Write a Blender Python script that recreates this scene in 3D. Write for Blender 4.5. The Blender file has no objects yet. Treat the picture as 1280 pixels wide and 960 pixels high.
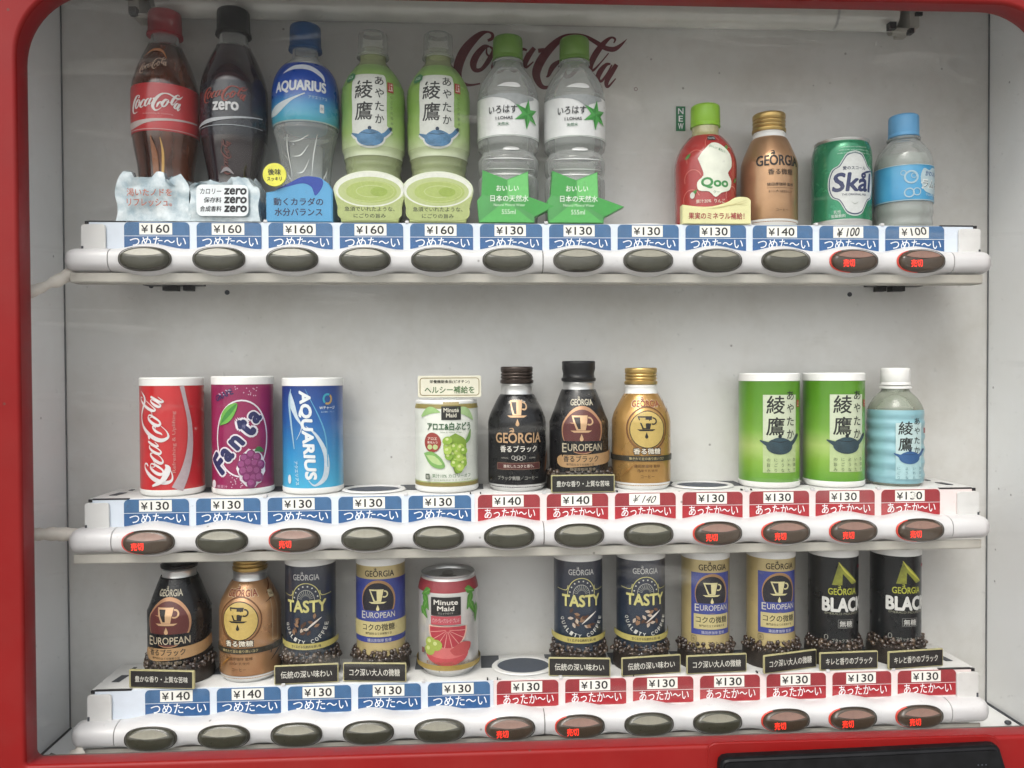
import bpy, bmesh, math, random
from math import sin, cos, pi, radians, sqrt
from mathutils import Vector, Matrix, noise
from mathutils.geometry import tessellate_polygon
random.seed(7)
S = bpy.context.scene
COL = S.collection

# ------------------------------------------------------------------ camera
cam_d = bpy.data.cameras.new('camera')
cam = bpy.data.objects.new('camera', cam_d); COL.objects.link(cam); S.camera = cam
yaw, pit, rol = .0551, -.0162, -.0046
fw = Vector((sin(yaw)*cos(pit), cos(yaw)*cos(pit), sin(pit)))
rt0 = Vector((cos(yaw), -sin(yaw), 0)); up0 = rt0.cross(fw)
rt = cos(rol)*rt0 + sin(rol)*up0; up = -sin(rol)*rt0 + cos(rol)*up0
M = Matrix((rt, up, -fw)).transposed().to_4x4(); M.translation = (-.0807, -.8504, .176)
cam.matrix_world = M
cam_d.sensor_width = 36; cam_d.lens = 36*1005/1280
cam_d.clip_start = .02; cam_d.clip_end = 500

# ------------------------------------------------------------------ light
SUN_EL, SUN_AZ = radians(54), radians(205)      # azimuth measured clockwise from +Y (north): the sun is behind the viewer, a little to the left
W = bpy.data.worlds.new('World'); S.world = W; W.use_nodes = True
nt = W.node_tree; bg = nt.nodes['Background']
sky = nt.nodes.new('ShaderNodeTexSky'); sky.sky_type = 'NISHITA'; sky.sun_disc = False
sky.sun_elevation = SUN_EL; sky.sun_rotation = SUN_AZ
sky.dust_density = 4; sky.air_density = 1.0; sky.ozone_density = 1
hs = nt.nodes.new('ShaderNodeHueSaturation'); hs.inputs['Saturation'].default_value = .28
nt.links.new(sky.outputs[0], hs.inputs['Color']); nt.links.new(hs.outputs[0], bg.inputs[0])
bg.inputs[1].default_value = .15
sl = bpy.data.lights.new('sun', 'SUN'); sl.energy = .5; sl.angle = radians(24); sl.color = (1, .98, .95)
so = bpy.data.objects.new('sun', sl); COL.objects.link(so)
sd = Vector((sin(SUN_AZ)*cos(SUN_EL), cos(SUN_AZ)*cos(SUN_EL), sin(SUN_EL)))
so.rotation_euler = sd.to_track_quat('Z', 'Y').to_euler(); so.location = (0, -3, 3)
S.view_settings.view_transform = 'Standard'; S.view_settings.look = 'None'
S.view_settings.exposure = .96; S.view_settings.gamma = 1
S.render.engine = 'CYCLES'
S.cycles.max_bounces = 7; S.cycles.transparent_max_bounces = 24; S.cycles.diffuse_bounces = 4
S.cycles.glossy_bounces = 3; S.cycles.use_denoising = True

# ------------------------------------------------------------------ materials
def lin(h):
    h = h.lstrip('#'); c = [int(h[i:i+2], 16)/255 for i in (0, 2, 4)]
    return tuple(x/12.92 if x <= .04045 else ((x+.055)/1.055)**2.4 for x in c) + (1,)
MATS = {}
def mat(name, col, rough=.45, metal=0, coat=0, var=.08, scale=60, bump=0, spec=.5, emit=0, grad=None, alpha=None, dirt=0, stretch=None, col2=None):
    """principled paint / print / metal with a little noise in colour and roughness; grad = [(z, hex), ...] in object space"""
    if name in MATS: return MATS[name]
    m = bpy.data.materials.new(name); m.use_nodes = True; MATS[name] = m
    n = m.node_tree.nodes; l = m.node_tree.links; p = n['Principled BSDF']
    tc = n.new('ShaderNodeTexCoord'); nz = n.new('ShaderNodeTexNoise')
    nz.inputs['Scale'].default_value = scale; nz.inputs['Detail'].default_value = 5
    if stretch:
        mp = n.new('ShaderNodeMapping'); mp.inputs['Scale'].default_value = stretch
        l.new(tc.outputs['Object'], mp.inputs[0]); l.new(mp.outputs[0], nz.inputs['Vector'])
    else: l.new(tc.outputs['Object'], nz.inputs['Vector'])
    c = lin(col) if isinstance(col, str) else tuple(col)+(1,)
    mx = n.new('ShaderNodeMix'); mx.data_type = 'RGBA'
    mr = n.new('ShaderNodeMapRange'); mr.inputs[1].default_value = .35; mr.inputs[2].default_value = .7
    l.new(nz.outputs['Fac'], mr.inputs[0])
    if col2:
        l.new(mr.outputs[0], mx.inputs['Factor'])
        mx.inputs['A'].default_value = c; mx.inputs['B'].default_value = lin(col2)
    else:
        l.new(mr.outputs[0], mx.inputs['Factor'])
        mx.inputs['A'].default_value = tuple(x*(1-var) for x in c[:3])+(1,)
        mx.inputs['B'].default_value = tuple(min(1, x*(1+var)) for x in c[:3])+(1,)
    out = mx.outputs['Result']
    if grad:
        sp = n.new('ShaderNodeSeparateXYZ'); l.new(tc.outputs['Object'], sp.inputs[0])
        z0, z1 = grad[0][0], grad[-1][0]
        g = n.new('ShaderNodeMapRange'); g.inputs[1].default_value = z0; g.inputs[2].default_value = z1
        l.new(sp.outputs[2], g.inputs[0])
        cr = n.new('ShaderNodeValToRGB'); l.new(g.outputs[0], cr.inputs[0])
        e = cr.color_ramp.elements
        while len(e) < len(grad): e.new(.5)
        for k, (z, h) in enumerate(grad): e[k].position = (z-z0)/(z1-z0); e[k].color = lin(h)
        m2 = n.new('ShaderNodeMix'); m2.data_type = 'RGBA'; m2.blend_type = 'MULTIPLY'; m2.inputs['Factor'].default_value = .25
        l.new(cr.outputs[0], m2.inputs['A']); l.new(nz.outputs['Fac'], m2.inputs['B']); out = m2.outputs['Result']
    if dirt:
        nd = n.new('ShaderNodeTexNoise'); nd.inputs['Scale'].default_value = 7; nd.inputs['Detail'].default_value = 9; nd.inputs['Roughness'].default_value = .7
        l.new(tc.outputs['Object'], nd.inputs['Vector'])
        r2 = n.new('ShaderNodeMapRange'); r2.inputs[1].default_value = .42; r2.inputs[2].default_value = .8; r2.inputs[4].default_value = dirt
        l.new(nd.outputs['Fac'], r2.inputs[0])
        m3 = n.new('ShaderNodeMix'); m3.data_type = 'RGBA'; l.new(r2.outputs[0], m3.inputs['Factor'])
        l.new(out, m3.inputs['A']); m3.inputs['B'].default_value = lin('8a8272'); out = m3.outputs['Result']
        # small dark specks
        vo = n.new('ShaderNodeTexVoronoi'); vo.inputs['Scale'].default_value = 26; l.new(tc.outputs['Object'], vo.inputs['Vector'])
        r3 = n.new('ShaderNodeMapRange'); r3.inputs[1].default_value = .03; r3.inputs[2].default_value = .045; r3.inputs[3].default_value = .55; r3.inputs[4].default_value = 0
        l.new(vo.outputs['Distance'], r3.inputs[0])
        m4 = n.new('ShaderNodeMix'); m4.data_type = 'RGBA'; l.new(r3.outputs[0], m4.inputs['Factor'])
        l.new(out, m4.inputs['A']); m4.inputs['B'].default_value = lin('4a443c'); out = m4.outputs['Result']
    l.new(out, p.inputs['Base Color'])
    rr = n.new('ShaderNodeMapRange'); rr.inputs[3].default_value = max(.02, rough-.08); rr.inputs[4].default_value = rough+.1
    l.new(nz.outputs['Fac'], rr.inputs[0]); l.new(rr.outputs[0], p.inputs['Roughness'])
    p.inputs['Metallic'].default_value = metal; p.inputs['Coat Weight'].default_value = coat
    p.inputs['Coat Roughness'].default_value = .12; p.inputs['Specular IOR Level'].default_value = spec
    if emit:
        p.inputs['Emission Color'].default_value = c; p.inputs['Emission Strength'].default_value = emit
    if bump:
        b = n.new('ShaderNodeBump'); b.inputs['Strength'].default_value = bump; b.inputs['Distance'].default_value = .001
        l.new(nz.outputs['Fac'], b.inputs['Height']); l.new(b.outputs[0], p.inputs['Normal'])
    return m
def clear(name, tint, body=.12, bodycol='d8dcd8', edge='70787a', dirt=0, gloss=.9, edgef=.55):
    """thin clear plastic: mostly transparent, glancing parts turn milky, mirror highlights by fresnel"""
    if name in MATS: return MATS[name]
    m = bpy.data.materials.new(name); m.use_nodes = True; MATS[name] = m
    n = m.node_tree.nodes; l = m.node_tree.links; n.remove(n['Principled BSDF'])
    o = n['Material Output']; t = n.new('ShaderNodeBsdfTransparent'); t.inputs[0].default_value = lin(tint)
    d = n.new('ShaderNodeBsdfDiffuse'); d.inputs[0].default_value = lin(bodycol)
    lw = n.new('ShaderNodeLayerWeight'); lw.inputs[0].default_value = .35
    mr = n.new('ShaderNodeMapRange'); mr.inputs[1].default_value = .15; mr.inputs[2].default_value = 1; mr.inputs[3].default_value = body; mr.inputs[4].default_value = edgef
    l.new(lw.outputs['Facing'], mr.inputs[0]); fac = mr.outputs[0]
    if dirt:  # dust and scuffs, with the pane's reflected streaks and veil painted in too
        tc = n.new('ShaderNodeTexCoord')
        nz = n.new('ShaderNodeTexNoise'); nz.inputs['Scale'].default_value = 5; nz.inputs['Detail'].default_value = 8; nz.inputs['Distortion'].default_value = .6
        l.new(tc.outputs['Object'], nz.inputs['Vector'])
        r = n.new('ShaderNodeMapRange'); r.inputs[1].default_value = .3; r.inputs[2].default_value = .8; r.inputs[3].default_value = body*.6; r.inputs[4].default_value = body+dirt
        l.new(nz.outputs['Fac'], r.inputs[0])
        vo = n.new('ShaderNodeTexNoise'); vo.inputs['Scale'].default_value = 170; vo.inputs['Detail'].default_value = 3
        l.new(tc.outputs['Object'], vo.inputs['Vector'])
        r2 = n.new('ShaderNodeMapRange'); r2.inputs[1].default_value = .69; r2.inputs[2].default_value = .78; r2.inputs[4].default_value = .09
        l.new(vo.outputs['Fac'], r2.inputs[0])
        mp = n.new('ShaderNodeMapping'); mp.inputs['Rotation'].default_value = (0, .6, 0); mp.inputs['Scale'].default_value = (1.6, 1, 11)
        l.new(tc.outputs['Object'], mp.inputs[0]); sn = n.new('ShaderNodeTexNoise'); sn.inputs['Scale'].default_value = 2.2; sn.inputs['Detail'].default_value = 6; sn.inputs['Distortion'].default_value = 1.2
        l.new(mp.outputs[0], sn.inputs['Vector']); r3 = n.new('ShaderNodeMapRange'); r3.inputs[1].default_value = .60; r3.inputs[2].default_value = .80; r3.inputs[4].default_value = .09
        l.new(sn.outputs['Fac'], r3.inputs[0]); a0 = n.new('ShaderNodeMath'); l.new(r.outputs[0], a0.inputs[0]); l.new(r3.outputs[0], a0.inputs[1]); r = a0
        ad = n.new('ShaderNodeMath'); l.new(r.outputs[0], ad.inputs[0]); l.new(r2.outputs[0], ad.inputs[1]); fac = ad.outputs[0]
    m1 = n.new('ShaderNodeMixShader'); l.new(fac, m1.inputs[0]); l.new(t.outputs[0], m1.inputs[1]); l.new(d.outputs[0], m1.inputs[2])
    g = n.new('ShaderNodeBsdfGlossy'); g.inputs['Roughness'].default_value = .07
    fr = n.new('ShaderNodeFresnel'); fr.inputs[0].default_value = 1.47
    mu = n.new('ShaderNodeMath'); mu.operation = 'MULTIPLY'; mu.inputs[1].default_value = gloss; l.new(fr.outputs[0], mu.inputs[0])
    m2 = n.new('ShaderNodeMixShader'); l.new(mu.outputs[0], m2.inputs[0]); l.new(m1.outputs[0], m2.inputs[1]); l.new(g.outputs[0], m2.inputs[2])
    l.new(m2.outputs[0], o.inputs[0])
    return m
def pr(h, rough=.42): return mat('print_'+h, tuple(c*.8 for c in lin(h)[:3]), rough, var=.05, scale=300)

# ------------------------------------------------------------------ mesh helpers
def link(name, me, parent=None, mats=(), smooth=True, sharp=38):
    for m in mats: me.materials.append(m)
    if smooth:
        me.polygons.foreach_set('use_smooth', [True]*len(me.polygons))
        if sharp: me.set_sharp_from_angle(angle=radians(sharp))
    o = bpy.data.objects.new(name, me); COL.objects.link(o)
    if parent: o.parent = parent
    return o
def from_data(name, V, F, mats, parent=None, idx=None, smooth=True, sharp=38):
    me = bpy.data.meshes.new(name); me.from_pydata(V, [], F); me.update()
    if idx: me.polygons.foreach_set('material_index', idx)
    return link(name, me, parent, mats, smooth, sharp)
def from_bm(name, bm, mats, parent=None, smooth=True, sharp=38):
    me = bpy.data.meshes.new(name); bm.to_mesh(me); bm.free()
    return link(name, me, parent, mats if isinstance(mats, (list, tuple)) else [mats], smooth, sharp)
def bx(bm, x0, x1, y0, y1, z0, z1, mi=0, bev=0, rot=None):
    r = bmesh.ops.create_cube(bm, size=1)
    vs = r['verts']
    for v in vs: v.co = Vector(((x0+x1)/2+v.co.x*(x1-x0), (y0+y1)/2+v.co.y*(y1-y0), (z0+z1)/2+v.co.z*(z1-z0)))
    fs = set(f for v in vs for f in v.link_faces)
    for f in fs: f.material_index = mi
    if bev:
        es = list(set(e for v in vs for e in v.link_edges))
        r = bmesh.ops.bevel(bm, geom=es, offset=bev, segments=2, affect='EDGES', profile=.6)
        for f in r['faces']: f.material_index = mi
def box(name, x0, x1, y0, y1, z0, z1, m, parent=None, bev=0):
    bm = bmesh.new(); bx(bm, x0, x1, y0, y1, z0, z1, 0, bev)
    return from_bm(name, bm, m, parent, smooth=bev > 0)
def prism(name, pts, y0, y1, m, parent=None, bev=0):
    """outline pts (x,z) extruded from y0 (front) to y1"""
    bm = bmesh.new(); vs = [bm.verts.new((x, y0, z)) for x, z in pts]; f = bm.faces.new(vs)
    r = bmesh.ops.extrude_face_region(bm, geom=[f])
    for v in r['geom']:
        if isinstance(v, bmesh.types.BMVert): v.co.y = y1
    bmesh.ops.recalc_face_normals(bm, faces=bm.faces)
    if bev:
        es = [e for e in bm.edges if abs(e.verts[0].co.y-y0) < 1e-7 and abs(e.verts[1].co.y-y0) < 1e-7]
        bmesh.ops.bevel(bm, geom=es, offset=bev, segments=3, affect='EDGES')
    return from_bm(name, bm, m, parent)
def rrpts(cx, cz, w, h, r, n=6):
    P = []
    for (sx, sz, a) in ((1, 1, 0), (-1, 1, 90), (-1, -1, 180), (1, -1, 270)):
        for k in range(n+1):
            t = radians(a+90*k/n); P.append((cx+sx*(w/2-r)+r*cos(t), cz+sz*(h/2-r)+r*sin(t)))
    return P
def catmull(P, n=6):
    P = [tuple(p) for p in P]; Q = [P[0]]+P+[P[-1]]; out = []
    for i in range(1, len(Q)-2):
        a, b, c, d = Q[i-1:i+3]
        for k in range(n):
            t = k/n
            out.append(tuple(.5*(2*b[j]+(c[j]-a[j])*t+(2*a[j]-5*b[j]+4*c[j]-d[j])*t*t+(3*b[j]-a[j]-3*c[j]+d[j])*t**3) for j in range(len(b))))
    out.append(P[-1]); return out
def tube(name, pts, r, m, parent=None, seg=14, n=6, wob=0):
    P = [Vector(p) for p in catmull(pts, n)]; V = []; F = []
    for i, p in enumerate(P):
        t = (P[min(i+1, len(P)-1)]-P[max(i-1, 0)]).normalized()
        a = t.cross(Vector((0, 0, 1))).normalized(); b = t.cross(a)
        rr = r*(1+wob*noise.noise(p*140))
        for k in range(seg):
            th = 2*pi*k/seg; V.append(p+a*rr*cos(th)+b*rr*sin(th)*(1+wob*.6*noise.noise(p*90+Vector((9, 1, k*.5)))))
    for i in range(len(P)-1):
        for k in range(seg): F.append((i*seg+k, i*seg+(k+1) % seg, (i+1)*seg+(k+1) % seg, (i+1)*seg+k))
    return from_data(name, V, F, [m], parent)
def lathe(name, prof, mats, parent=None, seg=72, smooth_n=0, sharp=40, ribs=0, fn=None):
    """prof = [(r, z) or (r, z, material)] bottom to top; closed by fans where r = 0"""
    P = [(p[0], p[1], p[2] if len(p) > 2 else 0) for p in prof]
    if smooth_n:
        Q = catmull([p[:2] for p in P], smooth_n); P = [(max(0, q[0]), q[1], 0) for q in Q]
    V = []; F = []; I = []
    for (r, z, mi) in P:
        for k in range(seg):
            a = 2*pi*k/seg; rr = r
            if ribs: rr = r*(1+(.018 if k % 2 else 0))
            if fn: rr = fn(rr, a, z)
            V.append((rr*sin(a), -rr*cos(a), z))
    for i in range(len(P)-1):
        for k in range(seg):
            F.append((i*seg+k, i*seg+(k+1) % seg, (i+1)*seg+(k+1) % seg, (i+1)*seg+k)); I.append(P[i+1][2])
    if not isinstance(mats, (list, tuple)): mats = [mats]
    return from_data(name, V, F, mats, parent, I, sharp=sharp)
def r_at(prof, z):
    for (a, b) in zip(prof, prof[1:]):
        if a[1] <= z <= b[1] and b[1] > a[1]: return a[0]+(b[0]-a[0])*(z-a[1])/(b[1]-a[1])
    return prof[0][0] if z < prof[0][1] else prof[-1][0]
def smp(prof, n): return [(max(0, q[0]), q[1]) for q in catmull([p[:2] for p in prof], n)]

# ------------------------------------------------------------------ lettering and flat print
TC = {}
def glyphs(s, bold=0, shear=0):
    bold = 0; k = (s, bold, shear)
    if k in TC: return TC[k]
    c = bpy.data.curves.new('lettering', 'FONT'); c.body = s; c.resolution_u = 3; c.offset = bold; c.shear = shear
    o = bpy.data.objects.new('lettering', c)
    me = bpy.data.meshes.new_from_object(o)
    V = [(v.co.x, v.co.y) for v in me.vertices]; F = [tuple(p.vertices) for p in me.polygons]
    bpy.data.objects.remove(o); bpy.data.curves.remove(c); bpy.data.meshes.remove(me)
    xs = [v[0] for v in V]; ys = [v[1] for v in V]
    TC[k] = (V, F, min(xs), max(xs), min(ys), max(ys)); return TC[k]
class Pr:
    def __init__(s, base=.0003, step=.00005): s.it = []; s.l = base; s.st = step; s.m = []
    def mi(s, m):
        if isinstance(m, str): m = pr(m)
        if m not in s.m: s.m.append(m)
        return s.m.index(m)
    def add(s, V, F, m): s.l += s.st; s.it.append((V, F, s.mi(m), s.l))
    def poly(s, P, m):
        if len(P) < 3: return
        T = tessellate_polygon([[Vector((p[0], p[1], 0)) for p in P]])
        s.add([p[:2] for p in P], [tuple(t) for t in T], m)
    def rect(s, x, y, w, h, m, r=0):
        if r: s.poly(rrpts(x, y, w, h, r, 4), m)
        else: s.add([(x-w/2, y-h/2), (x+w/2, y-h/2), (x+w/2, y+h/2), (x-w/2, y+h/2)], [(0, 1, 2, 3)], m)
    def frame(s, x, y, w, h, t, m, r=0.001):
        A = rrpts(x, y, w, h, r, 3); B = rrpts(x, y, w-2*t, h-2*t, max(r-t, .0002), 3); n = len(A)
        s.add(A+B, [(i, (i+1) % n, n+(i+1) % n, n+i) for i in range(n)], m)
    def ell(s, x, y, rx, ry, m, n=32, wob=0):
        s.poly([(x+rx*cos(2*pi*k/n)*(1+wob*sin(k*1.9)), y+ry*sin(2*pi*k/n)*(1+wob*cos(k*2.3))) for k in range(n)], m)
    def ring(s, x, y, rx, ry, t, m, n=32, a0=0, a1=360):
        V = []
        for k in range(n+1):
            a = radians(a0+(a1-a0)*k/n); V += [(x+rx*cos(a), y+ry*sin(a)), (x+(rx-t)*cos(a), y+(ry-t)*sin(a))]
        s.add(V, [(2*k, 2*k+2, 2*k+3, 2*k+1) for k in range(n)], m)
    def stroke(s, P, m, n=6, sc=1):
        Q = catmull(P, n); V = []
        for i, q in enumerate(Q):
            a = Q[max(i-1, 0)]; b = Q[min(i+1, len(Q)-1)]; dx, dy = b[0]-a[0], b[1]-a[1]; L = math.hypot(dx, dy) or 1
            w = max(q[2], 0)/2*sc; V += [(q[0]-dy/L*w, q[1]+dx/L*w), (q[0]+dy/L*w, q[1]-dx/L*w)]
        s.add(V, [(2*i, 2*i+1, 2*i+3, 2*i+2) for i in range(len(Q)-1)], m)
    def text(s, t, x, y, w, h, m, bold=0, shear=0, rot=0, arc=0, fit=True):
        V, F, x0, x1, y0, y1 = glyphs(t, bold, shear)
        sx = (w or 1)/(x1-x0); sy = (h or 1)/(y1-y0)
        if w is None: sx = sy
        if h is None: sy = sx
        ca, sa = cos(radians(rot)), sin(radians(rot)); out = []
        for (a, b) in V:
            a = (a-(x0+x1)/2)*sx; b = (b-(y0+y1)/2)*sy
            if arc: R = arc; th = a/R; a, b = (R+b)*sin(th), (R+b)*cos(th)-R
            out.append((x+a*ca-b*sa, y+a*sa+b*ca))
        s.add(out, F, m)
        if bold:
            e = bold*.85*abs(sy if h else sx); n = 4 if bold < .03 else (6 if bold < .06 else 12)
            for k in range(n):
                a = 2*pi*(k+.5)/n; s.it.append(([(q[0]+e*cos(a), q[1]+e*sin(a)) for q in out], F, s.mi(m), s.l-.0000025*(k+1)))
    def vert(s, t, x, y, size, pitch, m, bold=0):
        for k, ch in enumerate(t):
            V, F, x0, x1, y0, y1 = glyphs(ch); q = size*.92
            if ch == 'ー': s.rect(x, y-k*pitch, q*.09, q*.8, m); continue
            s.add([(x+(a-.5)*q, y-k*pitch+(b-.38)*q) for a, b in V], F, m)
    def build(s, name, parent, fn, step=None):
        bm = bmesh.new()
        for (V, F, mi, l) in s.it:
            vs = [bm.verts.new((v[0], v[1], l)) for v in V]
            for f in F:
                if len(set(f)) < 3: continue
                try: fc = bm.faces.new([vs[i] for i in f]); fc.material_index = mi
                except ValueError: pass
        if step:
            xs = [v.co.x for v in bm.verts]; ys = [v.co.y for v in bm.verts]
            for (lo, hi, st, no) in ((min(xs), max(xs), step[0], (1, 0, 0)), (min(ys), max(ys), step[1], (0, 1, 0))):
                if not st: continue
                q = lo+st
                while q < hi:
                    bmesh.ops.bisect_plane(bm, geom=bm.verts[:]+bm.edges[:]+bm.faces[:], dist=1e-7, plane_co=(q*no[0], q*no[1], 0), plane_no=no)
                    q += st
        for v in bm.verts: v.co = fn(v.co.x, v.co.y, v.co.z)
        return from_bm(name, bm, s.m, parent, smooth=True, sharp=0)
def wrap(prof, R):
    def f(u, v, l):
        r = r_at(prof, v)+l; a = u/R; return Vector((r*sin(a), -r*cos(a), v))
    return f
def flat(y, x0=0, z0=0, tilt=0):
    def f(u, v, l): return Vector((x0+u, y-l, z0+v))
    return f

SC = [  # flowing script wordmark, x right, y down, brush width
 [(268,128,18),(298,112,24),(300,82,20),(270,68,14),(225,80,34),(165,130,54),(105,205,66),(68,290,66),(60,365,54),(85,418,34),(140,436,18),(215,424,10)],
 [(282,168,10),(245,172,34),(195,225,46),(168,285,48),(180,330,34),(225,325,26),(275,262,34),(305,195,22),(282,168,12)],
 [(262,180,8),(262,220,14),(300,240,10),(345,215,6)],
 [(440,218,22),(432,190,18),(395,200,34),(340,255,46),(310,315,42),(335,345,22),(390,320,12),(440,265,8)],
 [(540,190,14),(505,185,24),(455,240,42),(430,305,38),(455,335,20),(500,295,16),(545,205,12)],
 [(592,172,30),(560,215,36),(530,275,34),(535,308,18),(585,268,9)],
 [(618,192,30),(662,186,30)],
 [(760,300,10),(792,282,24),(770,262,22),(720,300,38),(690,360,22),(672,372,6)],
 [(1240,100,3),(1200,140,20),(1150,172,34),(1090,165,34),(1030,130,32),(950,88,24),(870,78,22),(790,100,38),(710,165,54),(640,255,62),(605,340,60),(618,405,44),(655,444,30),(720,430,14),(790,370,7)],
 [(905,205,10),(868,218,36),(820,270,46),(795,325,46),(812,365,30),(855,352,26),(902,290,32),(930,235,22),(905,205,10)],
 [(890,220,8),(905,260,12),(950,270,9),(1000,240,6)],
 [(1148,130,8),(1158,102,16),(1128,92,16),(1080,130,34),(1022,205,44),(985,285,38),(1000,322,20),(1055,268,10),(1112,200,8)],
 [(1125,275,12),(1095,280,24),(1055,325,38),(1035,375,34),(1060,395,20),(1100,345,14),(1135,280,10)],
 [(1168,278,30),(1135,330,36),(1098,395,34),(1105,435,18),(1162,375,8)],
]
def script(p, cx, cy, w, m, rot=0, thick=1, skew=0):
    k = w/1200; c, s = cos(radians(rot)), sin(radians(rot))
    for st in SC:
        Q = []
        for (x, y, b) in st:
            a = (x-640)*k; d = -(y-265)*k+skew*a; Q.append((cx+a*c-d*s, cy+a*s+d*c, b*k*thick))
        p.stroke(Q, m, 5)

# ------------------------------------------------------------------ tags
def tag(o, label, cat, group=None, kind=None):
    o['label'] = label; o['category'] = cat
    if group: o['group'] = group
    if kind: o['kind'] = kind
def thing(name, label, cat, loc, group=None, rz=0):
    o = bpy.data.objects.new(name, None); COL.objects.link(o); o.empty_display_size = .01
    o.location = loc; o.rotation_euler = (0, 0, radians(rz)); tag(o, label, cat, group); return o
def copy_tree(o, loc, label, parent=None):
    c = o.copy(); COL.objects.link(c)
    if parent is None: c.location = loc; c['label'] = label
    else: c.parent = parent
    for ch in list(o.children): copy_tree(ch, None, None, c)
    return c

# ================================================================== setting
gm = mat('concrete_paving', (.31, .305, .29), .9, scale=9, var=.3, bump=.3)
g = box('ground', -60, 60, -60, 60, -1.06, -1.0, gm); g['kind'] = 'structure'

# ================================================================== the machine
red = mat('red_paint', (.20, .0028, .0022), .48, coat=.04, var=.04, scale=20, spec=.25, dirt=.05)
redd = mat('red_edge', (.22, .01, .012), .5, var=.05)
white = mat('white_panel', (.64, .637, .618), .5, var=.04, scale=14, dirt=.5)
whites = mat('white_side_panel', (.80, .81, .81), .45, var=.03, scale=14, dirt=.22)
wshelf = mat('white_shelf', (.60, .60, .59), .45, var=.03, dirt=.2)
wbar = mat('white_bar_plastic', (.55, .545, .55), .32, var=.02, scale=30, dirt=.12)
beige = mat('aged_plastic', (.38, .365, .325), .5, var=.06, dirt=.3)
blackp = mat('black_plastic', (.012, .012, .014), .4, var=.2)
greyp = mat('dark_grey_slot', (.05, .055, .065), .6, var=.2)
cream = mat('cream_tape', (.62, .58, .52), .6, var=.12, scale=40, dirt=.5, bump=.6)
XL, XR, YB, ZF, ZC = -.5445, .5580, .105, -.236, .612
vm = thing('vending_machine', 'red drink vending machine with white display interior and three shelves behind its window', 'vending machine', (0, 0, -1))
vm.location = (0, 0, 0)
# door frame with a rounded window opening
def rr_open(x0, x1, z0, z1, rt_, rb, n=14):
    P = []
    for (cx, cz, a, r) in ((x1-rt_, z1-rt_, 0, rt_), (x0+rt_, z1-rt_, 90, rt_), (x0+rb, z0+rb, 180, rb), (x1-rb, z0+rb, 270, rb)):
        for k in range(n+1): t = radians(a+90*k/n); P.append((cx+r*cos(t), cz+r*sin(t)))
    return P
def door_frame():
    O = [(-.62, -.95), (.64, -.95), (.64, .78), (-.62, .78)]
    loops = []
    ox0, ox1, oz0, oz1 = -.507, .5235, -.2015, .5455
    for (d, y) in ((0.0035, -.0600), (.0024, -.0598), (.001, -.0590), (.0002, -.0578), (0, -.056), (0, -.040), (.004, -.030)):
        loops.append([(x, y, z) for x, z in rr_open(ox0-d, ox1+d, oz0-d, oz1+d, .068+d, .004+d)])
    n = len(loops[0]); V = [v for L in loops for v in L]; F = []; I = []
    for i in range(len(loops)-1):
        for k in range(n): F.append((i*n+k, i*n+(k+1) % n, (i+1)*n+(k+1) % n, (i+1)*n+k)); I.append(1 if i >= 4 else 0)
    # face: a ring from the opening to a rectangle, point to point
    b = len(V)
    for (x, y, z) in loops[0]:
        cx, cz = .008, .17; dx, dz = x-cx, z-cz
        t = min((.628)/abs(dx) if dx else 9e9, ((.61 if dz > 0 else 1.12))/abs(dz) if dz else 9e9)
        V.append((cx+dx*t, -.06, cz+dz*t))
    for k in range(n): F.append((b+k, b+(k+1) % n, (k+1) % n, k)); I.append(0)
    b2 = len(V)
    for v in V[b:b2]: V.append((v[0], .5, v[2]))
    for k in range(n): F.append((b2+k, b2+(k+1) % n, b+(k+1) % n, b+k)); I.append(0)
    return from_data('door_frame', V, F, [red, redd], vm, I, sharp=30)
df = door_frame()
box('panel_seam', .3985, .3995, -.0606, -.0598, .553, .70, mat('pale_seam', (.5, .2, .18), .6), df)
# panels of the interior
bp = box('back_panel', XL-.01, XR+.01, YB, YB+.006, ZF-.01, ZC+.01, white, vm)
p = Pr(.0002, .00002); script(p, 0, 0, .2045, mat('print_maroon', (.125, .013, .020), .5)); p.ring(.113, -.031, .0022, .0022, .0005, mat('print_maroon', 0))
p.build('wordmark', bp, flat(YB, .0085, .5425))
def hpts(n): pass
box('side_panel', XL-.004, XL, -.038, YB-.0015, ZF, ZC, whites, vm)
box('side_panel', XR, XR+.004, -.038, YB-.0015, ZF, ZC, whites, vm)
gsm = mat('dark_joint', (.14, .145, .15), .8)
for x in (XL+.0008, XR-.0008): box('corner_joint', x-.0007, x+.0007, YB-.0014, YB-.0004, ZF, ZC, gsm, vm)
box('ceiling_panel', XL-.004, XR+.004, -.03, YB, ZC, ZC+.006, whites, vm)
fl = box('floor_panel', XL-.004, XR+.004, -.038, YB, ZF-.006, ZF, whites, vm)
box('floor_slot', .5535, .557, -.03, YB-.003, ZF+.0003, ZF+.0012, greyp, fl)
box('floor_slot', XL+.0012, XL+.004, -.02, YB-.003, ZF+.0003, ZF+.001, greyp, fl)
bm = bmesh.new(); bmesh.ops.create_uvsphere(bm, u_segments=12, v_segments=8, radius=.004)
for v in bm.verts: v.co = Vector((.541+v.co.x, .04+v.co.y*.8, ZF+.003+v.co.z*.6))
from_bm('floor_bolt', bm, greyp, vm)
# wedge foot lower left and crumpled sealing tape
prism('hinge_wedge', [(-.531, -.2353), (-.512, -.2353), (-.514, -.224), (-.519, -.222)], -.012, .012, blackp, vm)
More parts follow.
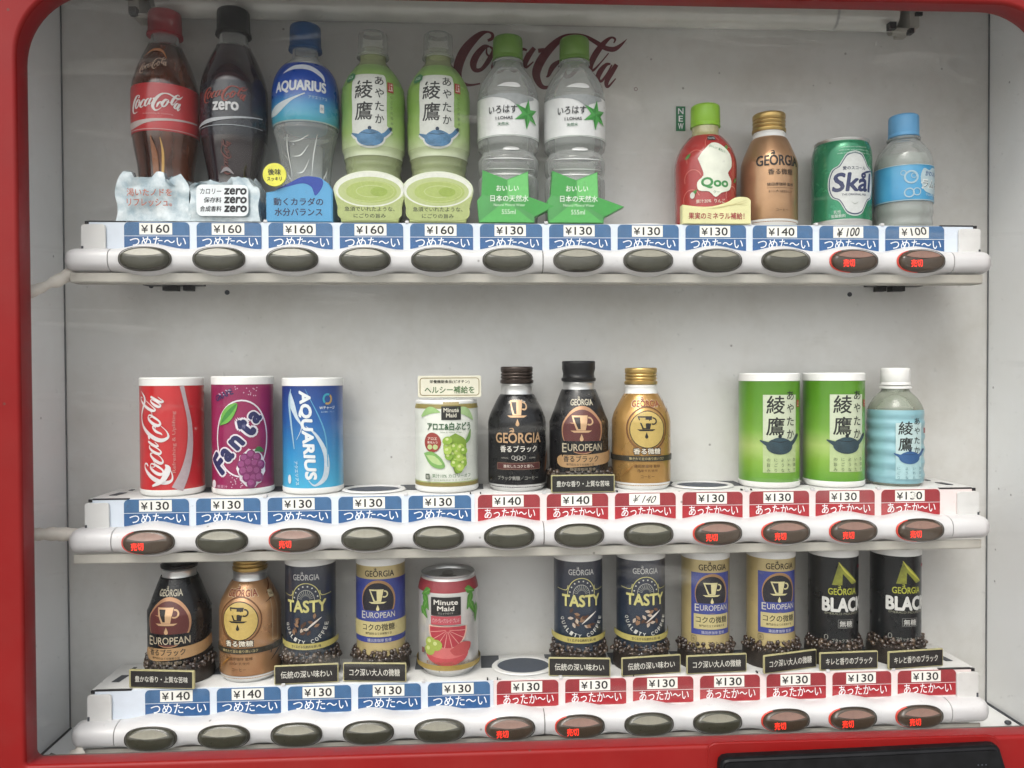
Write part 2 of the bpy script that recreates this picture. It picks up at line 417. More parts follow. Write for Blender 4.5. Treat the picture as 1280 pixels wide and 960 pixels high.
# clips on left side wall
for (z) in (.308, .078, -.028, .165):
    box('side_clip', XL+.001, XL+.030, -.030, -.026, z-.0022, z+.0022, blackp, vm, .0006)
box('door_gap_strip', XL+.0005, XL+.006, -.0375, -.031, ZF+.001, .50, greyp, vm)
box('door_gap_strip', XL+.02, XR-.02, -.0385, -.030, -.216, -.2045, mat('gap_shadow_grey', (.1, .095, .085), .7), vm)  # grey strip drawn for the shadowed gap behind the bottom frame edge
# back panel holes and brackets
bk = bmesh.new()
def disc_y(bm, x, z, y, r, mi=0):
    rr = bmesh.ops.create_cone(bm, cap_ends=True, segments=16, radius1=r, radius2=r, depth=.0008)
    for v in rr['verts']: c = v.co.copy(); v.co = Vector((x+c.x, y+c.z, z+c.y))
for (x, z) in ((-.4462, .2765), (-.3598, .2690), (.3836, .2672)): 
    b_ = bmesh.new(); disc_y(b_, x, z, YB-.0005, .0028); from_bm('screw_hole', b_, greyp, bp)
for (xc, s) in ((-.4170, 1), (.4340, -1)):
    b_ = bmesh.new()
    bx(b_, xc-.033, xc+.033, .090, .1045, .2758, .2790); bx(b_, xc-.004*s-.008, xc-.004*s+.008, .092, .1040, .2700, .2760)
    bx(b_, xc+.016*s-.005, xc+.016*s+.005, .092, .1040, .2700, .2760)
    from_bm('shelf_bracket', b_, blackp, vm, False)
# lamp tube in its two clips, under the ceiling
YL = .083
tubem = mat('lamp_tube_glass', (.56, .56, .52), .15, var=.03, coat=.4, spec=.6)
lt = bmesh.new(); rr = bmesh.ops.create_cone(lt, cap_ends=True, segments=40, radius1=.0165, radius2=.0165, depth=.85)
for v in rr['verts']: c = v.co.copy(); v.co = Vector((c.z+.0, .083+c.x, .5930+c.y))
tb = from_bm('lamp_tube', lt, tubem, vm)
lc = bmesh.new(); rr = bmesh.ops.create_cone(lc, cap_ends=False, segments=40, radius1=.0167, radius2=.0167, depth=.003)
for v in rr['verts']: c = v.co.copy(); v.co = Vector((c.z+.352, .083+c.x, .5930+c.y))
from_bm('tube_ring', lc, mat('tube_ring', (.36, .36, .34), .4), tb)
for s, xh in ((1, .4270), (-1, -.4320)):
    V = []; F = []; n = 16
    for k in range(n+1):
        a = radians(60+240*k/n)
        for (r, dx) in ((.0172, -.004), (.0205, -.004), (.0205, .005+.003*s), (.0172, .005)):
            V.append((xh+dx*1.0+.0006*s*k, YL+r*cos(a+pi), .5930+r*sin(a+pi)))
    for k in range(n):
        for j in range(4): F.append((4*k+j, 4*k+(j+1) % 4, 4*k+4+(j+1) % 4, 4*k+4+j))
    h = from_data('lamp_clip', V, F, [beige], vm)
    b_ = bmesh.new(); bx(b_, xh+.016*s-.006, xh+.016*s+.006, .068, .1045, .5755, .6115, 0, .001); bx(b_, xh-.012, xh+.016, .066, .070, .569, .5735, 0, .0006)
    from_bm('clip_foot', b_, beige, h)
    b_ = bmesh.new(); bx(b_, xh-.018, xh-.010, .060, .068, .5700, .5780); bx(b_, xh+.006, xh+.011, .060, .068, .5655, .5710); bx(b_, xh+.02*s-.004, xh+.02*s+.004, .065, .068, .588, .592)
    from_bm('clip_screw', b_, blackp, h, False)

# price cards (shared by kind)
bluec = mat('card_blue', (.018, .085, .23), .35, var=.06, coat=.3); bluet = mat('card_blue_top', (.045, .12, .25), .4, var=.1)
redc = mat('card_red', (.33, .014, .022), .35, var=.06, coat=.3); redt = mat('card_red_top', (.26, .028, .034), .4, var=.1)
tile = mat('price_tile', (.72, .71, .66), .5, var=.05); ink = mat('ink', (.012, .012, .012), .5); inkw = mat('ink_white', (.78, .80, .82), .5)
handink = mat('hand_ink', (.02, .02, .02), .6)
CARD = {}
def card_mesh(kind, price):
    k = (kind, price)
    if k in CARD: return CARD[k]
    p = Pr(.0004, .00004); c, t = (bluec, bluet) if kind == 'cold' else (redc, redt)
    P = [(-.0338, -.0290), (.0338, -.0290)] + [(.0338-.005+.005*cos(radians(a)), -.0052+.005*sin(radians(a))) for a in range(0, 91, 15)] + [(-.0338+.005+.005*cos(radians(a)), -.0052+.005*sin(radians(a))) for a in range(90, 181, 15)]
    p.poly(P, c)
    P2 = [(-.0338, -.0148), (.0338, -.0148)] + P[2:]
    p.poly(P2, t); p.rect(0, -.0148, .0676, .0004, inkw)
    p.text('つめた〜い' if kind == 'cold' else 'あったか〜い', .001, -.0206, .058 if kind == 'cold' else .055, .0105, inkw, .004)
    if price.startswith('h'):
        p.rect(-.001, -.0072, .034, .0125, tile); q = price[1:]
        if q == '140': p.text('¥ 140', -.001, -.007, .026, .0085, handink, 0, .45, -2)
        elif q == '100': p.text('¥ 100', -.001, -.0072, .026, .0095, handink, .025, .3, 4)
        else: p.text('¥', -.012, -.007, .0065, .008, ink, .02); p.text('100', .004, -.006, .018, .0085, handink, .02, -.1, 5)
    else:
        p.rect(-.001, -.0072, .034, .0122, tile)
        p.text('¥', -.0125, -.0074, .0068, .0078, ink, .022); p.text(price[:3], .0035, -.0072, .0190, .0086, ink, .022)
        if price.endswith('w'): p.rect(.0035, -.0068, .0045, .007, tile); p.text('3', .0035, -.0064, .0042, .006, mat('faded_ink', (.4, .4, .38), .6))
    o = p.build('price_card', None, flat(0)); CARD[k] = o.data; bpy.data.objects.remove(o); return CARD[k]

# push button: shallow dome with a sloping upper facet
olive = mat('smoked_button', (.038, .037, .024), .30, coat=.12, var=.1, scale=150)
facet = mat('facet_sky_sheen', (.19, .18, .135), .35, coat=.15, var=.08, scale=150)  # paler colour holds the sky's reflection on the upper slope
olive_l = mat('smoked_button_led_spill', (.050, .034, .022), .30, coat=.12, var=.1, scale=150)  # copies for lit buttons, red LED spill tinted into the colour
facet_l = mat('facet_led_spill', (.19, .105, .078), .35, coat=.15, var=.08, scale=150)
led = mat('led_red', (1, .03, .015), .4, emit=1.1); ledglow = mat('led_spill_rim', (.55, .05, .03), .4, emit=.04)  # rim emission imitates the LED's leak, the rim itself is no lamp
rimm = mat('button_rim', (.045, .04, .032), .4)
def button_mesh(lit):
    V = []; F = []; I = []; a, b = .0256, .0122; n = 48; rings = [(1.0, 0), (.97, -.0032), (.90, -.0058), (.80, -.0068), (.55, -.0072), (.28, -.0073)]
    for (s, y) in rings:
        for k in range(n):
            t = 2*pi*k/n; x = a*s*cos(t)*1.0; z = b*s*sin(t)
            x = a*s*math.copysign(abs(cos(t))**.86, cos(t)); z = b*s*math.copysign(abs(sin(t))**.86, sin(t))
            yy = y
            zl = .0022+.0022*(x/a)**2
            if z > zl: yy = y*(1-.62*min(1, (z-zl)/(b-zl))**.8)+.0
            V.append((x, yy, z))
    V.append((0, -.0073, 0)); c = len(V)-1
    for i in range(len(rings)-1):
        for k in range(n):
            F.append((i*n+k, i*n+(k+1) % n, (i+1)*n+(k+1) % n, (i+1)*n+k))
    for k in range(n): F.append(((len(rings)-1)*n+k, (len(rings)-1)*n+(k+1) % n, c))
    for f in F:
        I.append(0)
    # upper facet: a lens-shaped inset lying on the slope
    base = len(V); m = 20; cols = []
    for i in range(m+1):
        u = -1+2*i/m; x = a*.84*u; zt = b*.86*sqrt(max(0, 1-u*u*.93)); zb = .0026+.0030*u*u
        if zt < zb: zt = zb
        for j in range(5):
            z = zb+(zt-zb)*j/4; q = min(1, max(0, (z-.0022)/(b-.0022)))
            V.append((x, -.0076*(1-.55*q**.8)-.0004, z))
    for i in range(m):
        for j in range(4):
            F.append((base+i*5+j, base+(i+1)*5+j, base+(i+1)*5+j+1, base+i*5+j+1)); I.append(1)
    # rim
    base = len(V)
    for k in range(n):
        t = 2*pi*k/n
        for (s, y) in ((1.055, -.0002), (1.04, -.0022), (1.0, -.0018)):
            V.append((a*s*math.copysign(abs(cos(t))**.86, cos(t)), y, b*s*math.copysign(abs(sin(t))**.86, sin(t))))
    for k in range(n):
        for j in range(2):
            F.append((base+3*k+j, base+3*((k+1) % n)+j, base+3*((k+1) % n)+j+1, base+3*k+j+1))
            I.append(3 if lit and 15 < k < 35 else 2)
    me = bpy.data.meshes.new('button'); me.from_pydata(V, [], F); me.update(); me.polygons.foreach_set('material_index', I)
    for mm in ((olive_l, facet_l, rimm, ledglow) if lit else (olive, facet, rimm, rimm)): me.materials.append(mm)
    me.polygons.foreach_set('use_smooth', [True]*len(F)); return me
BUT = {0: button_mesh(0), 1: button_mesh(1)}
pp = Pr(.0, .00003); pp.text('売切', 0, 0, .0125, .0080, led, 0, 0, 2)
oo = pp.build('sold_out_text', None, flat(0)); SOLD = oo.data; bpy.data.objects.remove(oo)
def bar_mesh(x0, x1, bumps, endl=0, endr=0):
    V = []; F = []; N = max(8, int((x1-x0)/.0022)); K = 22
    for i in range(N+1):
        x = x0+(x1-x0)*i/N; bmp = 0
        for c in bumps:
            d = abs(x-c)/.0375
            if d < 1: bmp = max(bmp, (.5+.5*cos(pi*d))**1.05)
        h = .0128+.0056*bmp; dep = .0215+.0030*bmp; e = 1
        if endl: e = min(e, sqrt(max(0, 1-max(0, 1-(x-x0)/.014)**2)))
        if endr: e = min(e, sqrt(max(0, 1-max(0, 1-(x1-x)/.014)**2)))
        e = max(e, .02)
        for k in range(K+1):
            t = -pi/2+pi*k/K; ct, st = cos(t), sin(t)
            V.append((x, .0235-dep*e*abs(ct)**.62, h*(e if e < 1 else 1)*math.copysign(abs(st)**.8, st)))
    for i in range(N):
        for k in range(K): F.append((i*(K+1)+k, (i+1)*(K+1)+k, (i+1)*(K+1)+k+1, i*(K+1)+k+1))
    b = len(V)
    for i in (0, N): F.append(tuple(i*(K+1)+k for k in range(K+1)))
    return V, F
seam = mat('seam_dark_gap', (.16, .15, .14), .8)  # dark joint between the bar sections
ROWS = [  # shelf top z, button z, card offset, cards, lit
 (.3360, .2934, .0047, [('cold', '160')]*5+[('cold', '130')]*4+[('cold', '140'), ('cold', 'h100'), ('cold', 'hx')], {10, 11}),
 (.0425, 0.0, .0010, [('cold', '130')]*5+[('hot', '140')]*2+[('hot', 'h140')]+[('hot', '130')]*3+[('hot', '130w')], {0, 2, 8, 9, 10, 11}),
 (-.1613, -.2054, .0205, [('cold', '140')]*2+[('cold', '130')]*3+[('hot', '130')]*7, {5, 6, 9, 10, 11})]
XA, XB = -.4818, .4885
EMPTY = {0: [7], 1: [3, 8], 2: [5]}
palebl = mat('strip_pale_blue', (.60, .66, .74), .4, var=.03, dirt=.15); palepk = mat('strip_pale_pink', (.72, .62, .61), .4, var=.03, dirt=.15)
for ri, (zt, zb, off, cards, lit) in enumerate(ROWS):
    # shelf tray: deck and slots
    b_ = bmesh.new(); bx(b_, XA, XB, .0235, .0985, zt-.0022, zt, 0, .0006)
    bx(b_, XA+.001, XB-.001, .0985, .0998, zt-.03, zt-.0006)
    bx(b_, XA+.0005, XA+.0022, .028, .098, zt-.030, zt-.0024); bx(b_, XB-.0022, XB-.0005, .028, .098, zt-.030, zt-.0024)
    bx(b_, XA-.010, XB-.001, .010, .030, zb-.0235, zb-.0215, 1)
    bx(b_, XA-.010, XB-.001, .009, .0108, zb-.0225, zb-.0135, 1)
    sh = from_bm('shelf', b_, [wshelf, beige], vm, True)
    # dark recess plates between the cup holes, and the holes
    for i in range(12):
        xc = (i-5.5)*.075+off*.9
        if ri:
            b_ = bmesh.new(); bx(b_, xc+.0250+(.002), xc+.0480, .058, .0955, zt+.0003, zt+.0008)
            if i < 11: from_bm('shelf_slot', b_, greyp, sh, False)
            else: b_.free()
        if i in EMPTY[ri] or ri == 0 and i in (7,):
            V = []; F = []; n = 48
            for k in range(n):
                t = 2*pi*k/n; V += [(xc+.036*cos(t), .06+.030*sin(t), zt+.0009), (xc+.0345*cos(t), .06+.0288*sin(t), zt+.0024), (xc+.0300*cos(t), .06+.0250*sin(t), zt+.0024), (xc+.0294*cos(t), .06+.0244*sin(t), zt+.0006)]
            for k in range(n):
                for j in range(3): F.append((4*k+j, 4*((k+1) % n)+j, 4*((k+1) % n)+j+1, 4*k+j+1))
            hr = from_data('cup_ring', V, F, [wshelf], sh)
            from_data('cup_hole', [(xc+.0296*cos(2*pi*k/n), .06+.0246*sin(2*pi*k/n), zt+.0010) for k in range(n)], [tuple(range(n))], [mat('hole_grey', (.045, .055, .075), .6)], sh, smooth=False)
        if i in (1, 3, 5, 8, 9, 10):   # little moulded pins on the front edge
            b_ = bmesh.new(); bx(b_, xc+.0365, xc+.0405, .0205, .026, zt-.0010, zt+.0022, 0, .0008); from_bm('clip_pin', b_, wbar, sh)
        if i in (4, 6, 8) and ri:
            b_ = bmesh.new(); bx(b_, xc+.0325, xc+.0340, .0215, .0255, zt+.0001, zt+.0018); bx(b_, xc+.0435, xc+.0448, .0215, .0255, zt+.0001, zt+.0018); from_bm('pin_slot', b_, blackp, sh, False)
    for xs, s in ((XA, 1), (XB, -1)):
        b_ = bmesh.new(); bx(b_, min(xs+.013*s, xs+.021*s), max(xs+.013*s, xs+.021*s), .043, .062, zt+.0003, zt+.0008)
        for v in b_.verts: v.co.x += (v.co.y-.05)*.15*s
        bx(b_, min(xs+.018*s, xs+.022*s), max(xs+.018*s, xs+.022*s), .078, .086, zt+.0003, zt+.0008)
        from_bm('shelf_slot', b_, greyp, sh, False)
    # price rail: pale strips, cards, end tabs
    xm = (cards.index(next(c for c in cards if c[0] == 'hot'))-5.5)*.075+off-.0375 if ri else XB-.002
    b_ = bmesh.new(); bx(b_, XA+.002, xm, .0215, .0234, zt-.043, zt-.0006, 0)
    if ri: bx(b_, xm+.0002, XB-.002, .0215, .0234, zt-.043, zt-.0006, 1)
    rail = from_bm('price_rail', b_, [palebl, palepk], vm, False)
    for i, (kd, prc) in enumerate(cards):
        c = bpy.data.objects.new('price_card', card_mesh(kd, prc)); COL.objects.link(c); c.parent = rail
        c.location = ((i-5.5)*.075+off, .0215, zt-.0008); c.rotation_euler = (0, radians(random.uniform(-.25, .25)), 0)
        if prc.startswith('h'): c['label'] = 'price card with a handwritten price'
        elif prc.endswith('w'): c['label'] = 'price card with a worn middle digit'
    for xs, s in ((XA, 1), (XB, -1)):
        x0, x1 = sorted((xs-.003*s, xs+.022*s))
        prism('end_tab', rrpts((x0+x1)/2, zt-.021, x1-x0, .034, .003, 3), .0185, .0208, wshelf, rail, .0004)
        box('tab_hook', *sorted((xs-.0025*s, xs-.0005*s)), .0178, .0184, zt-.0345, zt-.027, greyp, rail)
        b_ = bmesh.new(); bx(b_, *sorted((xs+.0002*s, xs+.004*s)), .0205, .0235, zt-.0034, zt-.0002); bx(b_, *sorted((xs+.004*s, xs+.042*s)), .0212, .0238, zt-.0012, zt+.0003)
        from_bm('corner_gap', b_, blackp, rail, False)
    # button bar in four sections
    secs = [(-.5005, -.4515, [], 1, 0), (-.4505, -.0006, [(i-5.5)*.075 for i in range(6)], 0, 0), (.0006, .4508, [(i-5.5)*.075 for i in range(6, 12)], 0, 0), (.4518, .5010, [], 0, 1)]
    holder = None
    for (a, b, bu, el, er) in secs:
        V, F = bar_mesh(a, b, bu, el, er)
        o = from_data('bar_end_cap' if not bu else 'button_bar', V, F, [wbar], vm); o.location.z = zb
        for c in bu:
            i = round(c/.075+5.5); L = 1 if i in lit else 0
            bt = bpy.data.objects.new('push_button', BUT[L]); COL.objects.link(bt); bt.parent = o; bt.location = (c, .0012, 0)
            if L:
                bt['label'] = 'push button with lit red sold-out characters'
                me = SOLD
                t = bpy.data.objects.new('sold_out_display', me); COL.objects.link(t); t.parent = bt; 
                COL.objects.unlink(t); bpy.data.objects.remove(t)
    for xs in (-.451, 0, .4513):
        V, F = bar_mesh(xs-.0008, xs+.0008, []); V = [(v[0], .0235+(v[1]-.0235)*.93, v[2]*.93) for v in V]
        o = from_data('bar_seam', V, F, [seam], vm); o.location.z = zb
# the sold-out display is part of the lit button mesh: join its print into it once
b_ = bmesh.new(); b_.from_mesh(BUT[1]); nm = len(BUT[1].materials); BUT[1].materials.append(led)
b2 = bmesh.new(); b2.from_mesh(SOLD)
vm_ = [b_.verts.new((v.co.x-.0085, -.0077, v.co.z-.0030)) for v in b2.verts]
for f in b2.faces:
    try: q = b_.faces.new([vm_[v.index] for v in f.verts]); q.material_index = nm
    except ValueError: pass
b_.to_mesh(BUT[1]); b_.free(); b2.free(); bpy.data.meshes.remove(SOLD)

# cable sleeves from the bars to the hinge side
tube('cable_sleeve', [(-.492, .018, .281), (-.507, .012, .272), (-.525, .0, .260), (-.541, -.012, .250), (-.548, -.02, .236)], 0.0056, cream, vm, wob=.5)
tube('cable_sleeve', [(-.490, .018, .004), (-.510, .012, .008), (-.530, .0, .010), (-.545, -.012, .011)], 0.0066, cream, vm, wob=.4)
tube('cable_sleeve', [(-.485, .010, -.222), (-.500, -.004, -.228), (-.515, -.02, -.2285), (-.540, -.026, -.2265)], .0072, cream, vm, wob=.9)
# coin panel at the bottom right, with its raised surround
CPO = [(.1672, -.60), (.1672, -.2180), (.1682, -.2130), (.1715, -.2098), (.177, -.2088), (.30, -.2072), (.4470, -.2048), (.4525, -.2056), (.4555, -.2095), (.4625, -.232), (.50, -.37), (.54, -.60)]
cp = prism('coin_panel', CPO[::-1], -.074, -.0605, mat('coin_panel_black', (.0045, .0045, .005), .5, var=.4, scale=90, spec=.22), vm, .004)
CPR = [(.1575, -.60), (.1575, -.2060), (.1590, -.2010), (.1640, -.1985), (.170, -.1980), (.30, -.1985), (.4480, -.1985), (.4560, -.2000), (.4620, -.2060), (.4700, -.232), (.507, -.37), (.547, -.60)]
prism('panel_surround', CPR[::-1], -.0620, -.0595, red, vm, .0015)
for i in range(3):
    for j in range(2): box('speaker_hole', .4300+i*.004, .4312+i*.004, -.0743, -.0739, -.2235-j*.004, -.2223-j*.004, greyp, cp)

# green NEW strip stuck to the back panel
ns = box('new_sticker', .1700, .1812, YB-.0012, YB-.0002, .4625, .4915, mat('sticker_green', (.02, .17, .07), .45), bp)
p = Pr(.0001)
for k, ch in enumerate('NEW'): p.text(ch, 0, .0088-k*.0090, .0062 if ch != 'E' else .005, .0068, inkw, .02)
p.build('new_lettering', ns, flat(YB-.0012, .1756, .477))

# ================================================================== the drinks
YC = .061
BASED = mat('base_dark', (.02, .014, .01), .45, var=.4, scale=200)
petm = clear('clear_bottle_plastic', 'fafcfb', .19, 'f0f4f1', edgef=.52)
petg = clear('greenish_clear_plastic', 'dfe8d0', .30, 'c3cba0', edgef=.6)
petb = clear('milky_clear_plastic', 'dfe6e0', .34, 'b9bfae', edgef=.6)
capw = clear('frosted_clear_cap', 'f2f4f0', .25, 'dde0dc', edgef=.7)
alu = mat('brushed_aluminium', (.62, .62, .61), .32, metal=.85, var=.05, scale=30)
alud = mat('lid_aluminium', (.38, .37, .35), .35, metal=.9, var=.1)
wcap = mat('white_can_rim', (.74, .74, .72), .4, var=.03, dirt=.2)
gold = mat('gold_cap', (.50, .34, .12), .3, metal=.75, var=.08)
dkcap = mat('dark_bronze_cap', (.045, .032, .026), .32, metal=.5, var=.15)
blkcap = mat('black_cap', (.008, .008, .009), .35, var=.2, spec=.35)
beanA = mat('coffee_bean', (.026, .014, .009), .28, var=.5, scale=120, spec=.7)
beanB = mat('coffee_bean_light', (.065, .042, .026), .3, var=.5, scale=120, spec=.7)
platem = mat('plate_black', (.014, .013, .012), .35); plateg = mat('plate_gold', (.36, .33, .17), .4, var=.05)
icem = mat('ice_block', '7f959f', .10, var=.2, scale=70, bump=1.5, coat=.9, col2='c6cfd2', spec=.8)
labels = {}

def cap(parent, r, z0, z1, m, name='cap', ring=True, flare=0):
    H = z1-z0
    o = lathe(name, [(0, z0), (r*.94, z0), (r*(1.03+flare), z0+.0006), (r*(1.0+flare), z0+H*.14), (r*(.985+flare*.7), z0+H*.17), (r*(.985+flare*.6), z0+H*.19), (r, z0+H*.21), (r*.985, z0+H*.88), (r*.95, z1-.0008), (r*.88, z1), (0, z1+.0003)], m, parent, seg=96, ribs=1, sharp=50)
    return o
def threads(parent, r, z0, z1, m, n=3, name='cap'):
    P = [(0, z0), (r, z0), (r*1.03, z0+.001), (r*1.03, z0+.0035), (r*.96, z0+.0042)]
    zz = z0+.0042; st = (z1-z0-.0085)/n
    for k in range(n): P += [(r*.93, zz+st*.3), (r*1.0, zz+st*.7), (r*.99, zz+st)]; zz += st
    P += [(r*1.0, zz+.001), (r*1.0, z1-.0012), (r*.95, z1), (0, z1)]
    return lathe(name, P, m, parent, seg=72, sharp=60)
def sub(prof, z0, z1, d=.0003, n=24):
    return [(r_at(prof, z0+(z1-z0)*k/n)+d, z0+(z1-z0)*k/n) for k in range(n+1)]
def ice(parent, w, h, y0, y1, seed):
    random.seed(seed); bm = bmesh.new(); bx(bm, -w/2, w/2, y0, y1, 0, h)
    bmesh.ops.subdivide_edges(bm, edges=bm.edges[:], cuts=15, use_grid_fill=True)
    for v in bm.verts:
        c = v.co.copy(); q = Vector((c.x*60+seed, c.y*50, c.z*60)); nn = noise.noise(q); n2 = noise.cell(q*1.3)-.5
        t = max(0, (c.z/h-.72)/.28)
        v.co.z += t*(.0065*nn+.004*n2); e = abs(c.x)/(w/2)
        v.co.x += (e**6)*(.0035*noise.noise(q+Vector((5, 5, 5))))*(1 if c.x > 0 else -1)-c.x*.22*t*t
        v.co.y += (.0025*nn+.002*n2)*(t+.25*(e**4))+(.0022*noise.noise(q*.8+Vector((3, 1, 2))) if c.y < (y0+y1)/2 else 0)
    return from_bm('ice_base', bm, icem, parent, True, 28)
def beans(parent, rx, ry, z0, rows=3, seed=1, a0=-115, a1=115, y=0, sz=1):
    random.seed(seed); V = []; F = []; I = []
    ico = bmesh.new(); bmesh.ops.create_icosphere(ico, subdivisions=1, radius=1); iv = [v.co.copy() for v in ico.verts]; iff = [[v.index for v in f.verts] for f in ico.faces]; ico.free()
    for rw in range(rows):
        n = int((a1-a0)/11)
        for k in range(n):
            a = radians(a0+(a1-a0)*(k+random.random())/n); s = random.uniform(.95, 1.35)*sz
            c = Vector(((rx+random.uniform(-.002, .001)-rw*.0012)*sin(a), y-(ry-rw*.0012)*cos(a), z0+rw*.0036+random.uniform(-.001, .001)))
            R = Matrix.Rotation(random.uniform(0, 6), 3, 'X') @ Matrix.Rotation(random.uniform(0, 6), 3, 'Z') @ Matrix.Rotation(random.uniform(0, 6), 3, 'Y')
            b = len(V); mi = 1 if random.random() < .25 else 0
            for q in iv: V.append(c+R @ Vector((q.x*.0038*s, q.y*.0025*s, q.z*.0020*s)))
            for f in iff: F.append([b+j for j in f]); I.append(mi)
    o = from_data('coffee_beans', V, F, [beanA, beanB], parent, I, sharp=0); o['kind'] = 'stuff'; return o
def bean_base(parent, text, w=.070, h=.0205, rx=.036, seed=1, rz=0, depth=.034, z=0):
    tray = lathe('base_tray', [(0, 0), (rx-.003, 0), (rx-.002, .004), (rx-.004, .022), (rx-.008, .0245), (0, .0245)], BASED, parent, seg=48)
    beans(parent, rx-.0030, rx-.0055, .0205, 3, seed, -100, 100)
    beans_lo = None
    pl = prism('caption_plate', rrpts(0, h/2+.0006, w, h, .0012, 3), -depth-.0035, -depth-.0012, plateg, parent, .0006)
    pl.rotation_euler = (0, 0, radians(rz))
    p = Pr(.0001); p.rect(0, 0, w-.0022, h-.0022, platem, .0008); p.text(text, 0, 0, (w-.014) if len(text) > 7 else w-.018, .0078, 'd8d6cc', .012)
    p.build('caption_text', pl, flat(-depth-.0035, 0, h/2+.0006))
def dripper(p, x, y, s, c, dark, drop=None):
    """cup-and-drop emblem"""
    p.poly([(x-.50*s, y+.42*s), (x+.30*s, y+.42*s), (x+.16*s, y-.26*s), (x-.24*s, y-.26*s)], c)
    p.poly([(x-.40*s, y+.34*s), (x-.08*s, y+.34*s), (x-.06*s, y-.20*s), (x-.17*s, y-.20*s)], dark)
    p.ring(x+.34*s, y+.16*s, .20*s, .20*s, .075*s, c, 20, -125, 100)
    p.poly([(x-.52*s, y-.27*s), (x+.46*s, y-.27*s), (x+.30*s, y-.36*s), (x-.36*s, y-.36*s)], c)
    d = [(x-.02*s, y-.42*s)]+[(x-.02*s+.085*s*sin(radians(a)), y-.66*s+.095*s*cos(radians(a))) for a in range(60, 301, 24)]
    p.poly(d, drop or c)
def georgia(p, x, y, w, m, h=None, rot=0):
    h = h or w*.19
    p.text('GEORGIA', x, y, w, h, m, .022, 0, rot)
    p.stroke([(x-w*.19, y+h*.60, w*.008), (x-w*.15, y+h*.72, w*.03), (x-w*.11, y+h*.62, w*.03), (x-w*.12, y+h*.95, w*.02), (x-w*.19, y+h*.93, w*.008)], m, 4)
def leaf_star(p, x, y, s, cols, n=6, rot=10, squash=.42):
    for k in range(n):
        a = radians(rot+360*k/n); b = a+radians(180/n); c = a-radians(180/n)
        t = (x+s*cos(a), y+s*sin(a)); l = (x+squash*s*cos(b), y+squash*s*sin(b)); r = (x+squash*s*cos(c), y+squash*s*sin(c))
        p.poly([(x, y), r, t], cols[k % 2]); p.poly([(x, y), t, l], cols[(k+1) % 2])
STEP = (.0035, .006)

# ---- 1 cola bottle
G1 = 'drinks on the top shelf'; G2 = 'drinks on the middle shelf'; G3 = 'drinks on the bottom shelf'
Z1, Z2, Z3 = ROWS[0][0], ROWS[1][0], ROWS[2][0]+.0002
def cola_prof():
    return smp([(.029, 0), (.0305, .02), (.0285, .045), (.0295, .065), (.0335, .088), (.0352, .108), (.0352, .128), (.0350, .147), (.0332, .158), (.0275, .176), (.0200, .193), (.0152, .203), (.0142, .212)], 5)
t = thing('cola_bottle', 'cola bottle with red label and red cap in an ice base, top shelf', 'bottle', (-.4115, YC, Z1), G1)
P_ = cola_prof(); a_ = [q for q in P_ if q[1] <= .196]
lathe('body', [(0, 0)]+a_+[(0, a_[-1][1])], mat('cola_liquid', (.022, .008, .005), .16, coat=.6, var=.6, scale=7, stretch=(9, 9, 1.0), col2='5a2c16', spec=.7), t)
lathe('neck', [q for q in P_ if q[1] >= .1962], petm, t)
redl = mat('label_red', (.42, .022, .026), .3, var=.06, coat=.4)
lathe('label', sub(P_, .097, .1475), redl, t)
p = Pr(.0006); p.stroke([(-.055, .108, .001), (-.03, .1045, .007), (.0, .108, .003), (.05, .1115, .0015)], 'c9b9b5'); script(p, .001, .1265, .058, mat('script_white', (.66, .62, .6), .4), 4, 1.15)
p.text('Refreshing & Uplifting', .004, .1145, .030, .0018, 'd8a8a0'); p.rect(0, .0985, .15, .0006, 'c9b9b5'); p.build('label_print', t, wrap(P_, .0352), STEP)
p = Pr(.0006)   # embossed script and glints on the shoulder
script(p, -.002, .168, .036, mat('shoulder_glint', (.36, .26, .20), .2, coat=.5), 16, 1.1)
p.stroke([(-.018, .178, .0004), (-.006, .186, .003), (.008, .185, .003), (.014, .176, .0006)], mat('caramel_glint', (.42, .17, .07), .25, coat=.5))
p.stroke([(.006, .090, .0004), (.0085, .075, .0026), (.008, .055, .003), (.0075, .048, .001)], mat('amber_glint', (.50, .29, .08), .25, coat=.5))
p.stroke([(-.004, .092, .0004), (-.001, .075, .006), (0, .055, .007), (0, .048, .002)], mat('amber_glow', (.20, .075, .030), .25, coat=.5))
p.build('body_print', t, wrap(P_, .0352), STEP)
cap(t, .0172, .2085, .2355, mat('cap_red', (.28, .012, .022), .38, var=.08), flare=.06)
ice(t, .0745, .050, -.040, .028, 3)
p = Pr(.0002); p.text('渇いたノドを', 0, .0092, .046, .0078, 'ae5a40', .02); p.text('リフレッシュ。', 0, -.0015, .046, .0078, 'ae5a40', .02)
p.build('base_print', t, flat(-.0452, -.0015, .020))
